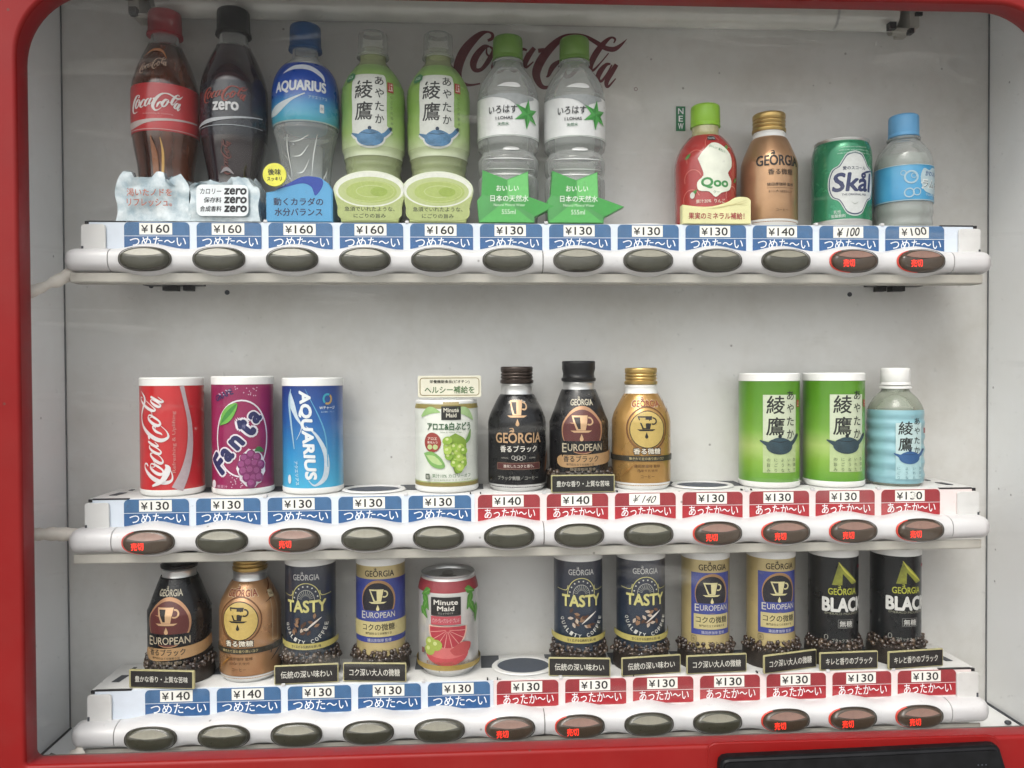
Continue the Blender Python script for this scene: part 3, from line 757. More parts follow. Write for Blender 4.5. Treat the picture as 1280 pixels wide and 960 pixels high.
# ---- 2 zero cola bottle
t = thing('black_cola_bottle', 'black cola bottle with black cap, red script and white zero lettering in an ice base', 'bottle', (-.3372, YC, Z1), G1)
P_ = smp([(.029, 0), (.0295, .02), (.0275, .045), (.030, .065), (.0338, .088), (.0355, .108), (.0355, .130), (.0352, .152), (.0325, .166), (.0255, .184), (.0195, .196), (.0158, .204), (.0142, .214)], 5)
a_ = [q for q in P_ if q[1] <= .197]
lathe('body', [(0, 0)]+a_+[(0, a_[-1][1])], mat('dark_cola_liquid', (.010, .0075, .012), .13, coat=.9, var=.6, scale=9, stretch=(8, 8, 1), col2='241418', spec=.7), t)
lathe('neck', [q for q in P_ if q[1] >= .1972], petm, t)
lathe('label', sub(P_, .094, .152), mat('label_black', (.012, .013, .020), .25, coat=.5, var=.2), t)
p = Pr(.0006); script(p, -.001, .1365, .050, mat('script_dull_red', (.28, .045, .03), .4), 3, .95); p.text('zero', .0005, .1235, .026, .0085, 'dcdcdc', .035)
p.stroke([(-.045, .105, .0006), (-.02, .1085, .004), (.005, .111, .0025), (.042, .116, .0008)], 'b8bcc0'); p.stroke([(-.045, .103, .0006), (-.0, .1035, .001), (.042, .104, .0006)], '9aa0a4')
script(p, .0, .0705, .036, mat('script_dark_red', (.11, .03, .025), .4), 86, 1); p.stroke([(-.008, .054, .001), (.0, .058, .004), (.008, .053, .001)], '8f8a8c')
p.build('label_print', t, wrap(P_, .0355), STEP)
cap(t, .0174, .2105, .2390, blkcap, flare=.06)
ice(t, .0730, .047, -.040, .028, 11)
p = Pr(.0001); p.rect(0, 0, .054, .033, mat('ice_frost', (.66, .70, .72), .5), .006)
for k, s_ in enumerate(('カロリー', '保存料', '合成香料')):
    p.text(s_, -.012+(.002 if k == 1 else 0), .0095-k*.0092, .022 if k != 1 else .018, .0058, '1c1c22', .02, .12); p.text('zero', .0135, .0095-k*.0092, .023, .0062, '1c1c22', .045, .12)
p.build('base_print', t, flat(-.0440, -.001, .0215))
# ---- 3 sports drink bottle
t = thing('sports_drink_bottle', 'clear sports drink bottle with blue label and blue cap behind a light blue wave base', 'bottle', (-.2588, YC, Z1), G1)
P_ = smp([(.027, 0), (.030, .01), (.0290, .03), (.0268, .05), (.0272, .062), (.0298, .082), (.0330, .098), (.0350, .104), (.0338, .108), (.0362, .114), (.0366, .135), (.0358, .152), (.0320, .166), (.0245, .177), (.0165, .184), (.0142, .190), (.0140, .200)], 5)
lathe('body', [(0, 0)]+P_, petm, t)
aql = mat('sports_label', (.1, .1, .1), .28, coat=.5, grad=[(.108, '4fa9b8'), (.126, '3a93c0'), (.140, '1b4fa8'), (.176, '123a94')])
lathe('label', sub(P_, .110, .1745), aql, t)
p = Pr(.0006); p.stroke([(-.050, .120, .001), (-.030, .1225, .010), (-.008, .132, .003), (.006, .138, .001)], 'd2dde0'); p.text('AQUARIUS', .0, .1455, .058, .0125, 'dfe4e8', .045, .05)
p.text('アクエリアス', .020, .1345, .021, .0034, 'c4dce6', .01); p.rect(.024, .1235, .0050, .0090, 'e4e8e8', .001); p.text('水', .024, .1235, .0038, .004, '3a5a70')
p.stroke([(-.020, .161, .0006), (-.006, .167, .005), (.012, .167, .006), (.025, .160, .005), (.028, .153, .0006)], 'd6dde8')
p.rect(0, .1095, .2, .0012, 'b8c8c8')
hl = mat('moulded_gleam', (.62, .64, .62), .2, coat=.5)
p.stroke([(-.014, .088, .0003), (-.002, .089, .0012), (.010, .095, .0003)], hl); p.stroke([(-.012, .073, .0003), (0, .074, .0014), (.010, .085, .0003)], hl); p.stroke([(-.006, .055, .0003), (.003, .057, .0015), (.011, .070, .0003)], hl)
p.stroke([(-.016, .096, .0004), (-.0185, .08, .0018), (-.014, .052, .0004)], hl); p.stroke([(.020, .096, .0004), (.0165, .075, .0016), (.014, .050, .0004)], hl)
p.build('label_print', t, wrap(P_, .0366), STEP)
cap(t, .0168, .1955, .2235, mat('cap_navy', (.022, .075, .20), .35, var=.08), flare=.05)
O = [(-.035, 0), (.035, 0), (.035, .034), (.031, .041), (.022, .0475), (.012, .049), (.002, .047), (-.012, .040), (-.026, .033), (-.035, .031)]
b_ = prism('wave_base', O, -.040, .025, mat('wave_blue', (.07, .27, .48), .35, var=.06, scale=25), t, .001)
p = Pr(.0001); p.poly(catmull([(-.026, .0335), (-.012, .0405), (.002, .0475), (.013, .0485), (.024, .0455), (.0245, .038), (.017, .028), (.013, .037), (.004, .041), (-.01, .038), (-.026, .0335)], 4), '1c3f9e')
p.text('動くカラダの', -.001, .0215, .052, .0082, '2a2440', .02); p.text('水分バランス', -.001, .0105, .050, .0082, '2a2440', .02)
p.build('base_print', b_, flat(-.040))
lb = lathe('round_badge', [(0, -.0012), (.0122, -.0012), (.0126, 0), (.0122, .0012), (0, .0012)], mat('badge_yellow', (.62, .60, .06), .4), t, 40)
lb.rotation_euler = (radians(90), 0, 0); lb.location = (-.0250, -.0430, .0490)
p = Pr(.0001); p.text('後味', 0, .0028, .0135, .0065, '2a2a18', .03); p.text('スッキリ', 0, -.0045, .0150, .0042, '2a2a18', .03)
q = p.build('badge_text', lb, lambda u, v, l: Vector((u, v, .0012+l)))
# ---- 4, 5 green tea bottles
def kanji_label(p, x, y, s, tea='2f6386', paper='dfe0d6', h=1.0, bottom=True):
    """paper card with brush lettering, reading, seal and teapot; s = card width"""
    p.text('綾', x-.12*s, y+.36*s, .50*s, .50*s, '1d211e', .018, .05); p.text('鷹', x-.12*s, y-.24*s, .50*s, .50*s, '1d211e', .018, .05)
    for k, ch in enumerate('あやたか'): p.text(ch, x+.32*s, y+.62*s-k*.36*s, .24*s, .25*s, '1d211e', .012)
def teapot(p, x, y, s, m, dark, g=0):
    p.stroke([(x-.20*s, y-.04*s, (.20+g)*s), (x-.40*s, y+.06*s, (.10+g)*s), (x-.54*s, y+.13*s, (.03+g)*s)], m)
    p.stroke([(x+.18*s, y-.02*s, (.16+g)*s), (x+.38*s, y+.10*s, (.11+g)*s), (x+.52*s, y+.25*s, (.12+g)*s)], m)
    p.ell(x-.02*s, y-.02*s, (.36+g/2)*s, (.22+g/2)*s, m, 28); p.ell(x-.03*s, y+.13*s, (.20+g/2)*s, (.08+g/2)*s, m, 20)
    if g: return
    p.ell(x-.03*s, y+.24*s, .05*s, .05*s, dark, 12); p.stroke([(x-.26*s, y+.12*s, .01*s), (x-.03*s, y+.09*s, .02*s), (x+.18*s, y+.12*s, .01*s)], dark); p.ell(x+.53*s, y+.26*s, .05*s, .05*s, dark, 12)
def tea_bottle(x, label):
    t = thing('green_tea_bottle', label, 'bottle', (x, YC, Z1), G1)
    P_ = [(.030, 0), (.032, .01), (.0308, .03), (.0318, .045), (.0302, .06), (.0315, .07), (.0330, .082), (.0345, .090), (.0346, .145), (.0335, .154), (.028, .166), (.0200, .177), (.0150, .184), (.0142, .192), (.014, .198)]
    P_ = smp(P_, 5); R = [(r+.0004*sin(z*700)*(z < .15), z) for r, z in P_]
    lathe('body', [(0, 0)]+R, petg, t)
    lathe('liquid', [(0, .002)]+sub(R, .004, .19, -.0018, 40)+[(0, .19)], mat('tea_liquid', (.50, .54, .36), .4, var=.08, scale=40), t)
    lathe('label', sub(R, .074, .176, .0003, 60), mat('tea_label', (.1, .1, .1), .3, coat=.4, grad=[(.072, 'c4ccae'), (.083, 'b9c69a'), (.10, '98b568'), (.13, '7fa54c'), (.165, '84a85a'), (.177, '7a9c58')]), t)
    p = Pr(.0006); p.rect(-.001, .1265, .0385, .070, 'd9dcd4', .003); kanji_label(p, -.002, .1300, .0385)
    teapot(p, .001, .0925, .040, 'd9dcd4', 'd9dcd4', .10); teapot(p, .001, .0925, .040, mat('pot_blue', (.055, .16, .29), .4, var=.3, scale=120), '16304a')
    p.rect(.0225, .1475, .0070, .0110, 'a8483a'); p.text('上質', .0225, .1475, .0050, .0080, 'e2ddd0', .01); p.ell(-.024, .1590, .0065, .0052, '3f8055', 12, .15); p.text('525', -.024, .159, .007, .003, 'cfe0d0', .02)
    p.vert('にごりの旨みあり', .0235, .1370, .0040, .0056, '44603c')
    p.build('label_print', t, wrap(R, .0346), STEP)
    cap(t, .0162, .191, .2165, capw, flare=.02)
    lathe('neck_ring', [(.0150, .1895), (.0178, .1895), (.0182, .1905), (.0178, .1915), (.0150, .1915)], capw, t)
    O = [(-.030, 0), (.030, 0), (.0372, .028)]+[(.0385*cos(radians(a)), .0345+.0205*sin(radians(a))) for a in range(0, 181, 10)]+[(-.0372, .028)]
    cm = mat('cup_pale', (.50, .56, .36), .35, var=.05)
    c = prism('tea_cup', O, -.0410, -.026, mat('cup_body', (.1, .1, .1), .3, coat=.4, grad=[(0, 'a4b06a'), (.02, 'b2bd7a'), (.035, 'c9d0b2'), (.056, 'd4d8c8')]), t, .001)
    p = Pr(.0001); p.ell(0, .0345, .0365, .0185, 'dfe2d6'); p.ell(.0, .0330, .0335, .0155, 'b4c084'); p.ell(.002, .0325, .0270, .0118, 'a6b765'); p.ring(0, .033, .0265, .0112, .0008, 'b6c27c'); p.ring(.002, .033, .0165, .0066, .0007, 'b9c588'); p.ell(.010, .0325, .009, .005, '93aa48')
    p.poly(catmull([(-.0365, .028), (-.02, .0185), (0, .0165), (.02, .0185), (.0365, .028), (.034, .019), (.031, .004), (0, .002), (-.031, .004), (-.034, .019), (-.0365, .028)], 4), 'aab676')
    p.text('急須でいれたような、', 0, .0140, .053, .0048, '2c3320', .02); p.text('にごりの旨み', 0, .0068, .034, .0046, '2c3320', .02)
    p.build('cup_print', c, flat(-.0410))
tea_bottle(-.1843, 'green tea bottle with frosted cap and cup picture beside the blue-labelled sports drink')
tea_bottle(-.1117, 'green tea bottle with frosted cap and cup picture beside the clear water bottles')
# ---- 6, 7 water bottles
def water_bottle(x, label):
    t = thing('water_bottle', label, 'bottle', (x, YC, Z1), G1)
    K = [(.030, 0), (.0325, .006), (.0335, .02), (.0315, .024), (.0338, .032), (.0340, .052), (.0318, .057), (.0338, .063), (.0342, .074), (.0315, .0795), (.0300, .083), (.0325, .087), (.0345, .094), (.0345, .140), (.0335, .146), (.0338, .150), (.0305, .161), (.0235, .173), (.0165, .182), (.0142, .187), (.014, .195)]
    R = smp(K, 5); lathe('body', [(0, 0)]+R, petm, t)
    lb = mat('water_label', (.70, .71, .70), .3, coat=.4, var=.04)
    lathe('label', [(q[0], q[1]) for q in sub(R, .096, .1415)], lb, t)
    p = Pr(.0006); g1, g2 = '3d9a3e', '56b255'
    p.poly(catmull([(-.054, .141), (-.02, .139), (.0, .134), (.01, .126), (.012, .131), (.03, .141), (-.05, .1412)], 3), 'a9aeae')
    leaf_star(p, .0205, .1205, .0170, (g1, g2), 6, 25, .40); p.text('いろはす', -.0075, .1245, .031, .0085, '22262a', .014, .05); p.text('I LOHAS', -.006, .1150, .018, .0032, '22262a', .03); p.text('天然水', -.007, .1085, .012, .0038, '3c7a55', .02)
    p.rect(0, .0966, .2, .0006, '9fb0a4')
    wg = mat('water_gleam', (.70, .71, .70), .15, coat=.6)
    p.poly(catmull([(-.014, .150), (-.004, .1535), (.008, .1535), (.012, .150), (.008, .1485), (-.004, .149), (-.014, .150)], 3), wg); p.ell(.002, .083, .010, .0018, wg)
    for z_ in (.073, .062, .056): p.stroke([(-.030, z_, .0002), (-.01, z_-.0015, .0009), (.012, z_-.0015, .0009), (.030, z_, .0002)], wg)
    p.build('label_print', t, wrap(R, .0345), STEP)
    cap(t, .0166, .1885, .2145, mat('cap_green', (.13, .26, .045), .4, var=.08))
    lathe('neck_ring', [(.0142, .1855), (.0172, .1858), (.0172, .1878), (.0142, .1882)], petm, t)
    lm = mat('leaf_base_green', (.06, .26, .07), .35, var=.1, scale=40)
    O = [(-.034, 0), (.026, 0), (.0265, .0065), (.049, .0185), (.0205, .0285), (.0195, .0560), (-.004, .0470), (-.030, .0570), (-.0315, .030), (-.036, .024)]
    b_ = prism('leaf_base', O, -.0405, -.028, lm, t, .0008)
    b2_ = box('base_block', -.030, .022, -.027, .026, .0003, .004, petm, t)
    p = Pr(.0001); d1 = '3f9e46'; d2 = '6cc46c'
    p.poly([(-.004, .0255), (-.004, .0465), (-.029, .0562), (-.0305, .030)], d1); p.poly([(-.003, .0255), (.0195, .0280), (.0188, .0548), (-.003, .0462)], d2)
    p.poly([(-.003, .0250), (.020, .0275), (.0475, .0185), (.0265, .0075)], d1); p.poly([(-.034, .001), (-.005, .0245), (.025, .001)], '55b058')
    p.text('おいしい', -.003, .0375, .024, .0062, 'e6f0e4', .015); p.text('日本の天然水', -.001, .0265, .041, .0070, 'e6f0e4', .015); p.text('Natural Mineral Water', -.001, .0195, .034, .0028, 'd2e8d0'); p.text('555ml', -.002, .0120, .015, .0050, 'd2e8d0', .01)
    p.build('base_print', b_, flat(-.0405))
water_bottle(-.0335, 'water bottle with green cap and leaf base, next to the two green tea bottles')
water_bottle(.0420, 'water bottle with green cap and leaf base, beside the empty place under the price cards')
# ---- 8 apple juice bottle
t = thing('apple_juice_bottle', 'small red apple juice bottle with lime green cap and pale yellow banner base', 'bottle', (.1925, YC, Z1), G1)
R = smp([(.031, 0), (.0335, .006), (.0340, .04), (.0345, .07), (.0328, .082), (.0275, .094), (.0200, .1035), (.0155, .108), (.0150, .114), (.0150, .118)], 5)
lathe('body', [(0, 0)]+R, mat('juice_plastic', (.45, .42, .22), .25, coat=.6, var=.1), t)
lathe('label', sub(R, .001, .1045), mat('apple_label', (.36, .035, .03), .25, coat=.6, var=.3, scale=9, col2='8e1c1e'), t)
p = Pr(.0006)
ap = mat('apple_streak', (.55, .14, .11), .3, coat=.4)
for (x_, y_) in ((-.021, .074), (-.024, .052), (-.026, .030), (.022, .078), (.024, .034), (.0, .092)):
    p.ring(x_, y_, .0105, .0110, .0009, ap, 22, 20, 200)
for (x_, y_) in ((.018, .088), (-.030, .078), (.030, .052), (-.022, .037)): p.stroke([(x_-.003, y_-.003, .0005), (x_, y_, .004), (x_+.003, y_+.003, .0005)], '4f8a3c')
p.rect(-.001, .0985, .012, .0052, '2b2b2b', .0006); p.text('Minute Maid', -.001, .0985, .010, .0026, 'dcdcdc')
wb = mat('badge_cream', (.66, .68, .58), .4)
p.poly(catmull([(-.018, .074), (-.012, .083), (-.002, .092), (.010, .090), (.020, .080), (.0215, .066), (.016, .058), (.0215, .050), (.019, .040), (.008, .036), (.001, .031), (-.006, .037), (-.017, .039), (-.0185, .048), (-.012, .055), (-.014, .064), (-.018, .074)], 3), wb)
p.text('おいしい！果汁入り', .004, .085, .020, .0034, '4f8a5c', .02, 0, -22)
p.text('Qoo', .001, .0465, .030, .0115, '3f8f4c', .05); p.text('クー', .002, .0365, .007, .003, '2f6e44', .01)
p.text('果汁20%  りんご', -.004, .0268, .032, .0042, 'e2d6c8', .015); p.ell(-.024, .034, .0028, .0036, 'd8d8d0', 16)
p.build('label_print', t, wrap(R, .0345), STEP)
cap(t, .0163, .1165, .1415, mat('cap_lime', (.27, .52, .035), .35, var=.06))
O = catmull([(-.0375, .021), (-.02, .019), (-.004, .0195), (.012, .024), (.022, .0295), (.034, .0295), (.0385, .026)], 3)
b_ = prism('banner_base', [(.0385, 0)]+O[::-1]+[(-.0375, 0)], -.0415, -.030, mat('banner_yellow', (.62, .60, .32), .4, var=.05), t, .0008)
p = Pr(.0001)
for k in range(3): p.stroke([(-.012+k*.008, .0165+k*.001, .0002), (.008+k*.006, .0185+k*.0015, .0009), (.034, .0265-k*.003, .0002)], 'c9c088')
p.text('果実のミネラル補給！', 0, .0088, .062, .0072, 'a02a34', .02); p.build('base_print', b_, flat(-.0415))
# ---- 9 bronze coffee bottle, and a family of aluminium bottles
def alu_bottle(name, label, x, z, g, R0, hs, zneck, zcap0, zcap1, bodym, capm, n=3, neckm=None, cr=.0184, rz=0, sq=0):
    t = thing(name, label, 'bottle', (x, YC, z), g, rz)
    K = [(R0-.004, .0015), (R0-.0008, .0055), (R0, .010), (R0, hs), (R0-.0008, hs+.004), (R0-.0035, hs+(zneck-hs)*.38), (.0215, zneck-.004), (.0186, zneck)]
    if sq: K = [(R0-.002, .0015), (R0, .006), (R0, hs), (R0-.001, hs+.002), (.0205, zneck-.0006), (.0190, zneck)]
    R = K[:3]+smp(K[3:], 6)
    lathe('body', [(0, .0015)]+R, bodym, t, 80)
    lathe('foot_rim', [(0, 0), (R0-.005, 0), (R0-.0015, .0035), (R0-.0004, .0070), (R0+.0002, .0078), (R0+.0002, .0084)], neckm or alu, t)
    lathe('neck', [(.0186, zneck-.001), (.0188, zneck), (.0178, zneck+.002), (.0178, zcap0-.003), (.0184, zcap0-.002), (.0170, zcap0)], neckm or alu, t)
    threads(t, cr, zcap0, zcap1, capm, n); return t, R
bz = mat('bronze_can', (.40, .235, .125), .30, metal=.6, var=.08, coat=.2)
t, R = alu_bottle('bronze_coffee_bottle', 'matte bronze coffee bottle with gold cap and plain dark lettering on the top shelf', .2668, Z1, G1, .0317, .073, .1045, .1115, .1325, bz, gold, 3, wcap)
p = Pr(); dk = '241a12'; georgia(p, .0, .0735, .051, dk, .0115); georgia(p, .0003, .0735, .051, dk, .0117); p.text('香る微糖', .002, .0605, .029, .0065, '3a2a1c', .012)
p.text('猿田彦珈琲 監修', .002, .0465, .031, .0036, '3a2a1c', .015); p.rect(.002, .0425, .031, .0003, '5a4026'); p.text('香りひろがる厳選豆仕上げ', .002, .0385, .028, .0026, '4a3420'); p.text('コーヒー', .003, .018, .014, .003, '4a3420')
p.build('label_print', t, wrap(R, .0317), STEP)
# ---- 10 green can
t = thing('green_soda_can', 'green soda can with a white lobed badge and navy lettering', 'can', (.3522, YC, Z1), G1)
R = [(.0327, .0065), (.0328, .080), (.0325, .086), (.0312, .093), (.0292, .0975)]
lathe('body', [(0, .0062)]+R+[(.0288, .098)], mat('can_green', (.022, .20, .095), .24, metal=.35, var=.08, coat=.3), t)
lathe('foot_rim', [(0, 0), (.0275, 0), (.0300, .002), (.0328, .0062), (.0329, .0085)], alu, t)
lathe('lid', [(.0288, .097), (.0300, .0985), (.0302, .1005), (.0293, .1012), (.0283, .1000), (.0275, .096), (0, .0955)], alu, t)
p = Pr()
def lobed(s, x=0, y=.048, kx=1, ky=1):
    A = [(0, 1.0), (.30, .93), (.50, .70), (.62, .56), (.86, .45), (1.0, .16), (1.0, -.16), (.86, -.42), (.62, -.52), (.48, -.68), (.30, -.92), (0, -1.0)]
    B = A+[(-a, b) for a, b in A[-2:0:-1]]; return catmull([(x+a*.0275*s*kx, y+b*.0350*s*ky) for a, b in B+[B[0]]], 3)
p.poly(lobed(1.04), 'c4ccc8'); p.poly(lobed(1.0), '33405c'); p.poly(lobed(.955), 'cfd2d0')
p.text('愛のスコール', .0, .0650, .026, .0040, '2a3350', .03); p.text('Skål', -.0005, .0495, .046, .0200, '26315c', .035, .12); p.text('THE ORIGINAL MIX', 0, .0355, .028, .0024, '3a4258', .02)
p.stroke([(.008, .0585, .0004), (.015, .0610, .0022), (.026, .0635, .0005)], '26315c')
p.stroke([(-.004, .0275, .0003), (0, .025, .0012), (.004, .0275, .0003)], 'aab0aa'); p.text('乳性', -.0185, .0165, .0075, .0038, 'd2dcd4', .01); p.text('炭酸飲料', -.0175, .0120, .015, .0038, 'd2dcd4', .01)
for k, (w_, z_) in enumerate(((.030, .0885), (.034, .0850), (.038, .0815))): p.text('with milk and sparkling soda', 0, z_, w_, .0018, 'b8ccc0')
p.build('label_print', t, wrap([(.0328, 0)]+R, .0328), STEP)
# ---- 11 ramune bottle
t = thing('ramune_soda_bottle', 'small clear soda bottle with sky blue cap and blue label, rightmost on the top shelf', 'bottle', (.4262, YC, Z1), G1)
R = smp([(.026, 0), (.0305, .004), (.0300, .012), (.0312, .02), (.0305, .028), (.0314, .036), (.0315, .070), (.0308, .079), (.0270, .090), (.0200, .0995), (.0150, .1045), (.0148, .110)], 5)
lathe('body', [(0, 0)]+R, petm, t)
lathe('liquid', [(0, .001)]+sub(R, .002, .085, -.002)+[(0, .085)], clear('soda_liquid', 'dde2da', .35, 'c4ccc4', gloss=.2), t)
lathe('label', sub(R, .0300, .0705), mat('ramune_label', (.035, .25, .47), .3, coat=.4, var=.35, scale=30, col2='4f9cc4'), t)
p = Pr(.0006); lb_ = 'b9cfd6'
p.poly(catmull([(.004, .046), (.002, .056), (.006, .066), (.014, .064), (.022, .068), (.036, .062), (.040, .05), (.034, .040), (.02, .038), (.008, .040), (.004, .046)], 3), lb_)
p.text('かわいい', .018, .0605, .020, .0058, '2b4f8a', .03, .2); p.text('ラムネ', .018, .0485, .030, .0105, 'dfe6e6', .06, .25); p.text('ラムネ', .0183, .0482, .0275, .0085, '5a6668', .0, .25)
for (x_, y_, r_) in ((-.010, .0385, .0055), (-.002, .0395, .0045), (-.016, .0610, .003), (-.008, .0560, .0075), (-.0055, .0575, .003)): p.ring(x_, y_, r_, r_, r_*.25, 'a9c6d4', 20)
p.rect(0, .0306, .2, .0008, 'b8ccd0'); p.rect(0, .070, .2, .0006, 'b8ccd0'); p.text('ラムネ 310ml', .018, .0365, .020, .0026, 'dfe6e6')
p.build('label_print', t, wrap(R, .0314), STEP)
cap(t, .0162, .1075, .1330, mat('cap_sky', (.13, .38, .66), .4, var=.05))
lathe('neck_ring', [(.0148, .1040), (.0180, .1045), (.0180, .1065), (.0150, .1070)], petm, t)

# ================================================================== middle shelf
def rim_can(name, label, x, z, g, R0, H, bodym, rz=0, top=wcap):
    t = thing(name, label, 'can', (x, YC, z), g, rz)
    lathe('body', [(0, .0070), (R0, .0070), (R0, H-.0085), (0, H-.0085)], bodym, t, 84)
    lathe('bottom_rim', [(0, 0), (R0-.003, 0), (R0-.0006, .0015), (R0+.0004, .0030), (R0+.0004, .0074), (R0-.001, .0078)], top, t, 84)
    lathe('top_rim', [(R0-.001, H-.0092), (R0+.0004, H-.0088), (R0+.0003, H-.0012), (R0-.0010, H), (R0-.004, H), (R0-.005, H-.002), (0, H-.0025)], top, t, 84)
    return t
def cw(R0): return wrap([(R0, 0), (R0, 1)], R0)
t = rim_can('cola_can', 'red cola can with white script running upwards, leftmost on the middle shelf', -.4082, Z2, G2, .0333, .1282, mat('can_red', (.46, .018, .022), .3, coat=.5, var=.05))
p = Pr(); script(p, -.0075, .0640, .1000, mat('can_white', (.62, .60, .60), .4), 90, .85, .10)
p.stroke([(.004, .035, .001), (.0065, .030, .006), (.001, .018, .005), (-.010, .012, .002)], mat('can_white', 0))
p.text('Refreshing & Uplifting', .0130, .0590, .066, .0042, 'c88a84', .01, 0, 90)
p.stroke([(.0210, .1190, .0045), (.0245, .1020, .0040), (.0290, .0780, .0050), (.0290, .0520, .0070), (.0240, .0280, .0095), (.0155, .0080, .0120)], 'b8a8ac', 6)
p.build('label_print', t, cw(.0333), (.003, 0))
# fanta style grape can
t = rim_can('grape_soda_can', 'purple grape soda can with big tilted navy lettering and a grape picture', -.3312, Z2, G2, .0330, .1292, mat('can_magenta', (.24, .012, .075), .3, coat=.5, var=.12, scale=25))
p = Pr(); wf = mat('fizz_white', (.64, .60, .64), .4); nv = mat('letter_navy', (.018, .020, .085), .35)
p.ring(.0075, .062, .0295, .0420, .0016, wf, 40)
p.text('GRAPE', -.0125, .1090, .023, .0062, nv, .04, 0, 22)
for (x_, y_, s_) in ((-.0145, .0300, .020), (-.0060, .0480, .0165), (.0035, .0640, .0165), (.0135, .0780, .0210), (.0235, .0900, .0165)): pass
L = [('F', -.0185, .0350, .0150, .0300), ('a', -.0085, .0450, .0150, .0180), ('n', .0020, .0580, .0150, .0170), ('t', .0115, .0740, .0120, .0280), ('a', .0215, .0850, .0140, .0160)]
L = [(c_, x_, y_, {'F': .0105, 'a': .0092, 'n': .0098, 't': .0080}[c_], h_*.72) for (c_, x_, y_, w_, h_) in L]
for (c_, x_, y_, w_, h_) in L: p.text(c_, x_, y_, w_, h_, wf, .135, 0, 46)
for (c_, x_, y_, w_, h_) in L: p.text(c_, x_, y_, w_, h_, nv, .062, 0, 46)
p.poly(catmull([(-.0170, .0760), (-.0140, .0890), (-.0060, .0980), (.0030, .1000), (.0010, .0900), (-.0060, .0800), (-.0170, .0760)], 4), '6fae4a'); p.poly(catmull([(-.0170, .0760), (-.0090, .0900), (.0030, .1000), (-.004, .0880), (-.0170, .0760)], 4), '3f8a3a')
p.ell(.0175, .0300, .0150, .0205, wf, 28, .06)
random.seed(5)
gr = [mat('grape_a', (.16, .02, .10), .25, coat=.6), mat('grape_b', (.24, .045, .16), .25, coat=.6)]
for (x_, y_) in ((.010, .041), (.0165, .0445), (.023, .041), (.0075, .0340), (.0140, .0360), (.0205, .0350), (.0270, .0330), (.0090, .0270), (.0155, .0280), (.0225, .0265), (.0125, .0200), (.0190, .0190), (.0245, .0195), (.0165, .0135)):
    p.ell(x_, y_, .0048, .0052, gr[0], 16); p.ell(x_-.0008, y_+.0010, .0030, .0032, gr[1], 12)
p.stroke([(.0200, .0480, .001), (.0245, .0500, .0060), (.0300, .0470, .001)], '2f6e34')
for k in range(46):
    a = random.random(); x_ = random.uniform(-.016, .022) if a < .6 else random.uniform(-.004, .008); y_ = random.uniform(.108, .1185) if a < .6 else random.uniform(.010, .024)
    p.ell(x_, y_, .0006, .0007, 'c8a8bc', 7)
p.ell(-.0215, .0135, .0026, .0045, 'd0c8cc', 14); p.text('無果汁', -.0115, .0110, .0110, .0036, 'c8a0b4')
p.build('label_print', t, cw(.0330), (.003, 0))
# sports drink can
t = rim_can('sports_drink_can', 'blue sports drink can with white lettering running downwards', -.2540, Z2, G2, .0331, .1272, mat('can_blue_fade', (.1, .1, .1), .3, coat=.5, grad=[(.006, '3fa6cc'), (.045, '2b86bc'), (.080, '1b5ba0'), (.120, '15357c')]))
p = Pr(); p.stroke([(-.020, .1120, .001), (-.0180, .1000, .0070), (-.0120, .0850, .0040), (-.0060, .0740, .0012), (-.012, .06, .0004)], 'c6d4de')
p.stroke([(-.019, .1150, .0008), (-.0215, .0980, .0030), (-.0150, .0500, .0010)], '9fc0d4')
p.stroke([(-.0015, .0750, .0004), (.0100, .0640, .0030), (.0200, .0420, .0055), (.0190, .0200, .0060), (.0080, .0105, .0020), (.001, .0160, .0006)], 'c6d4de')
p.stroke([(-.0020, .1150, .0003), (.0180, .0700, .0016), (.0220, .0300, .0010)], '5fa6cc')
p.text('AQUARIUS', -.0005, .0650, .0960, .0130, 'e2e8ea', .06, .10, -86)
p.text('アクエリアス', -.0120, .0240, .0260, .0036, 'cfe2ea', .02, 0, -86); p.ring(.0220, .1040, .0056, .0062, .0022, '3aa0b8', 20, 60, 230); p.ring(.0220, .1040, .0056, .0062, .0022, 'b89860', 20, 240, 410)
p.text('Wチャージ', .0220, .0945, .018, .0036, 'e0e6e8', .02); p.text('水分補給・アミノ', .0220, .0900, .0150, .0018, 'b8ccd8'); p.ell(-.0215, .0170, .0024, .0050, 'd4dce0', 14)
p.build('label_print', t, cw(.0331), (.003, 0))
# aloe and white grape can with a header card
t = thing('grape_aloe_can', 'white can with green grapes and aloe under a small cream header card', 'can', (-.1047, YC, Z2), G2)
lathe('body', [(0, .0070), (.0350, .0070), (.0352, .012), (.0352, .0930), (.0346, .0970), (.0338, .0985), (0, .0985)], mat('can_pearl', (.60, .62, .56), .32, coat=.4, var=.06, scale=30), t)
lathe('bottom_rim', [(0, 0), (.0320, 0), (.0346, .0015), (.0356, .0030), (.0356, .0072), (.034, .0076)], wcap, t)
lathe('top_rim', [(.0336, .0982), (.0344, .0988), (.0344, .1010), (.0334, .1020), (0, .1018)], wcap, t)
p = Pr(); ol = '8f8248'
p.rect(0, .0952, .2, .0050, ol); p.rect(0, .0098, .2, .0040, ol); p.rect(0, .0125, .2, .0008, 'a8b868')
p.stroke([(-.030, .084, .002), (-.018, .091, .008), (-.006, .089, .001)], '9cc07c'); p.stroke([(.006, .090, .001), (.022, .090, .009), (.034, .080, .002)], 'a9c88e')
p.rect(.0060, .0985, .018, .0030, 'a89868')
p.rect(.0060, .0880, .0215, .0150, '22221f', .0004); p.text('Minute', .006, .0912, .0165, .0044, 'd4d0c0', .03); p.text('Maid', .006, .0855, .0110, .0042, 'd4d0c0', .03)
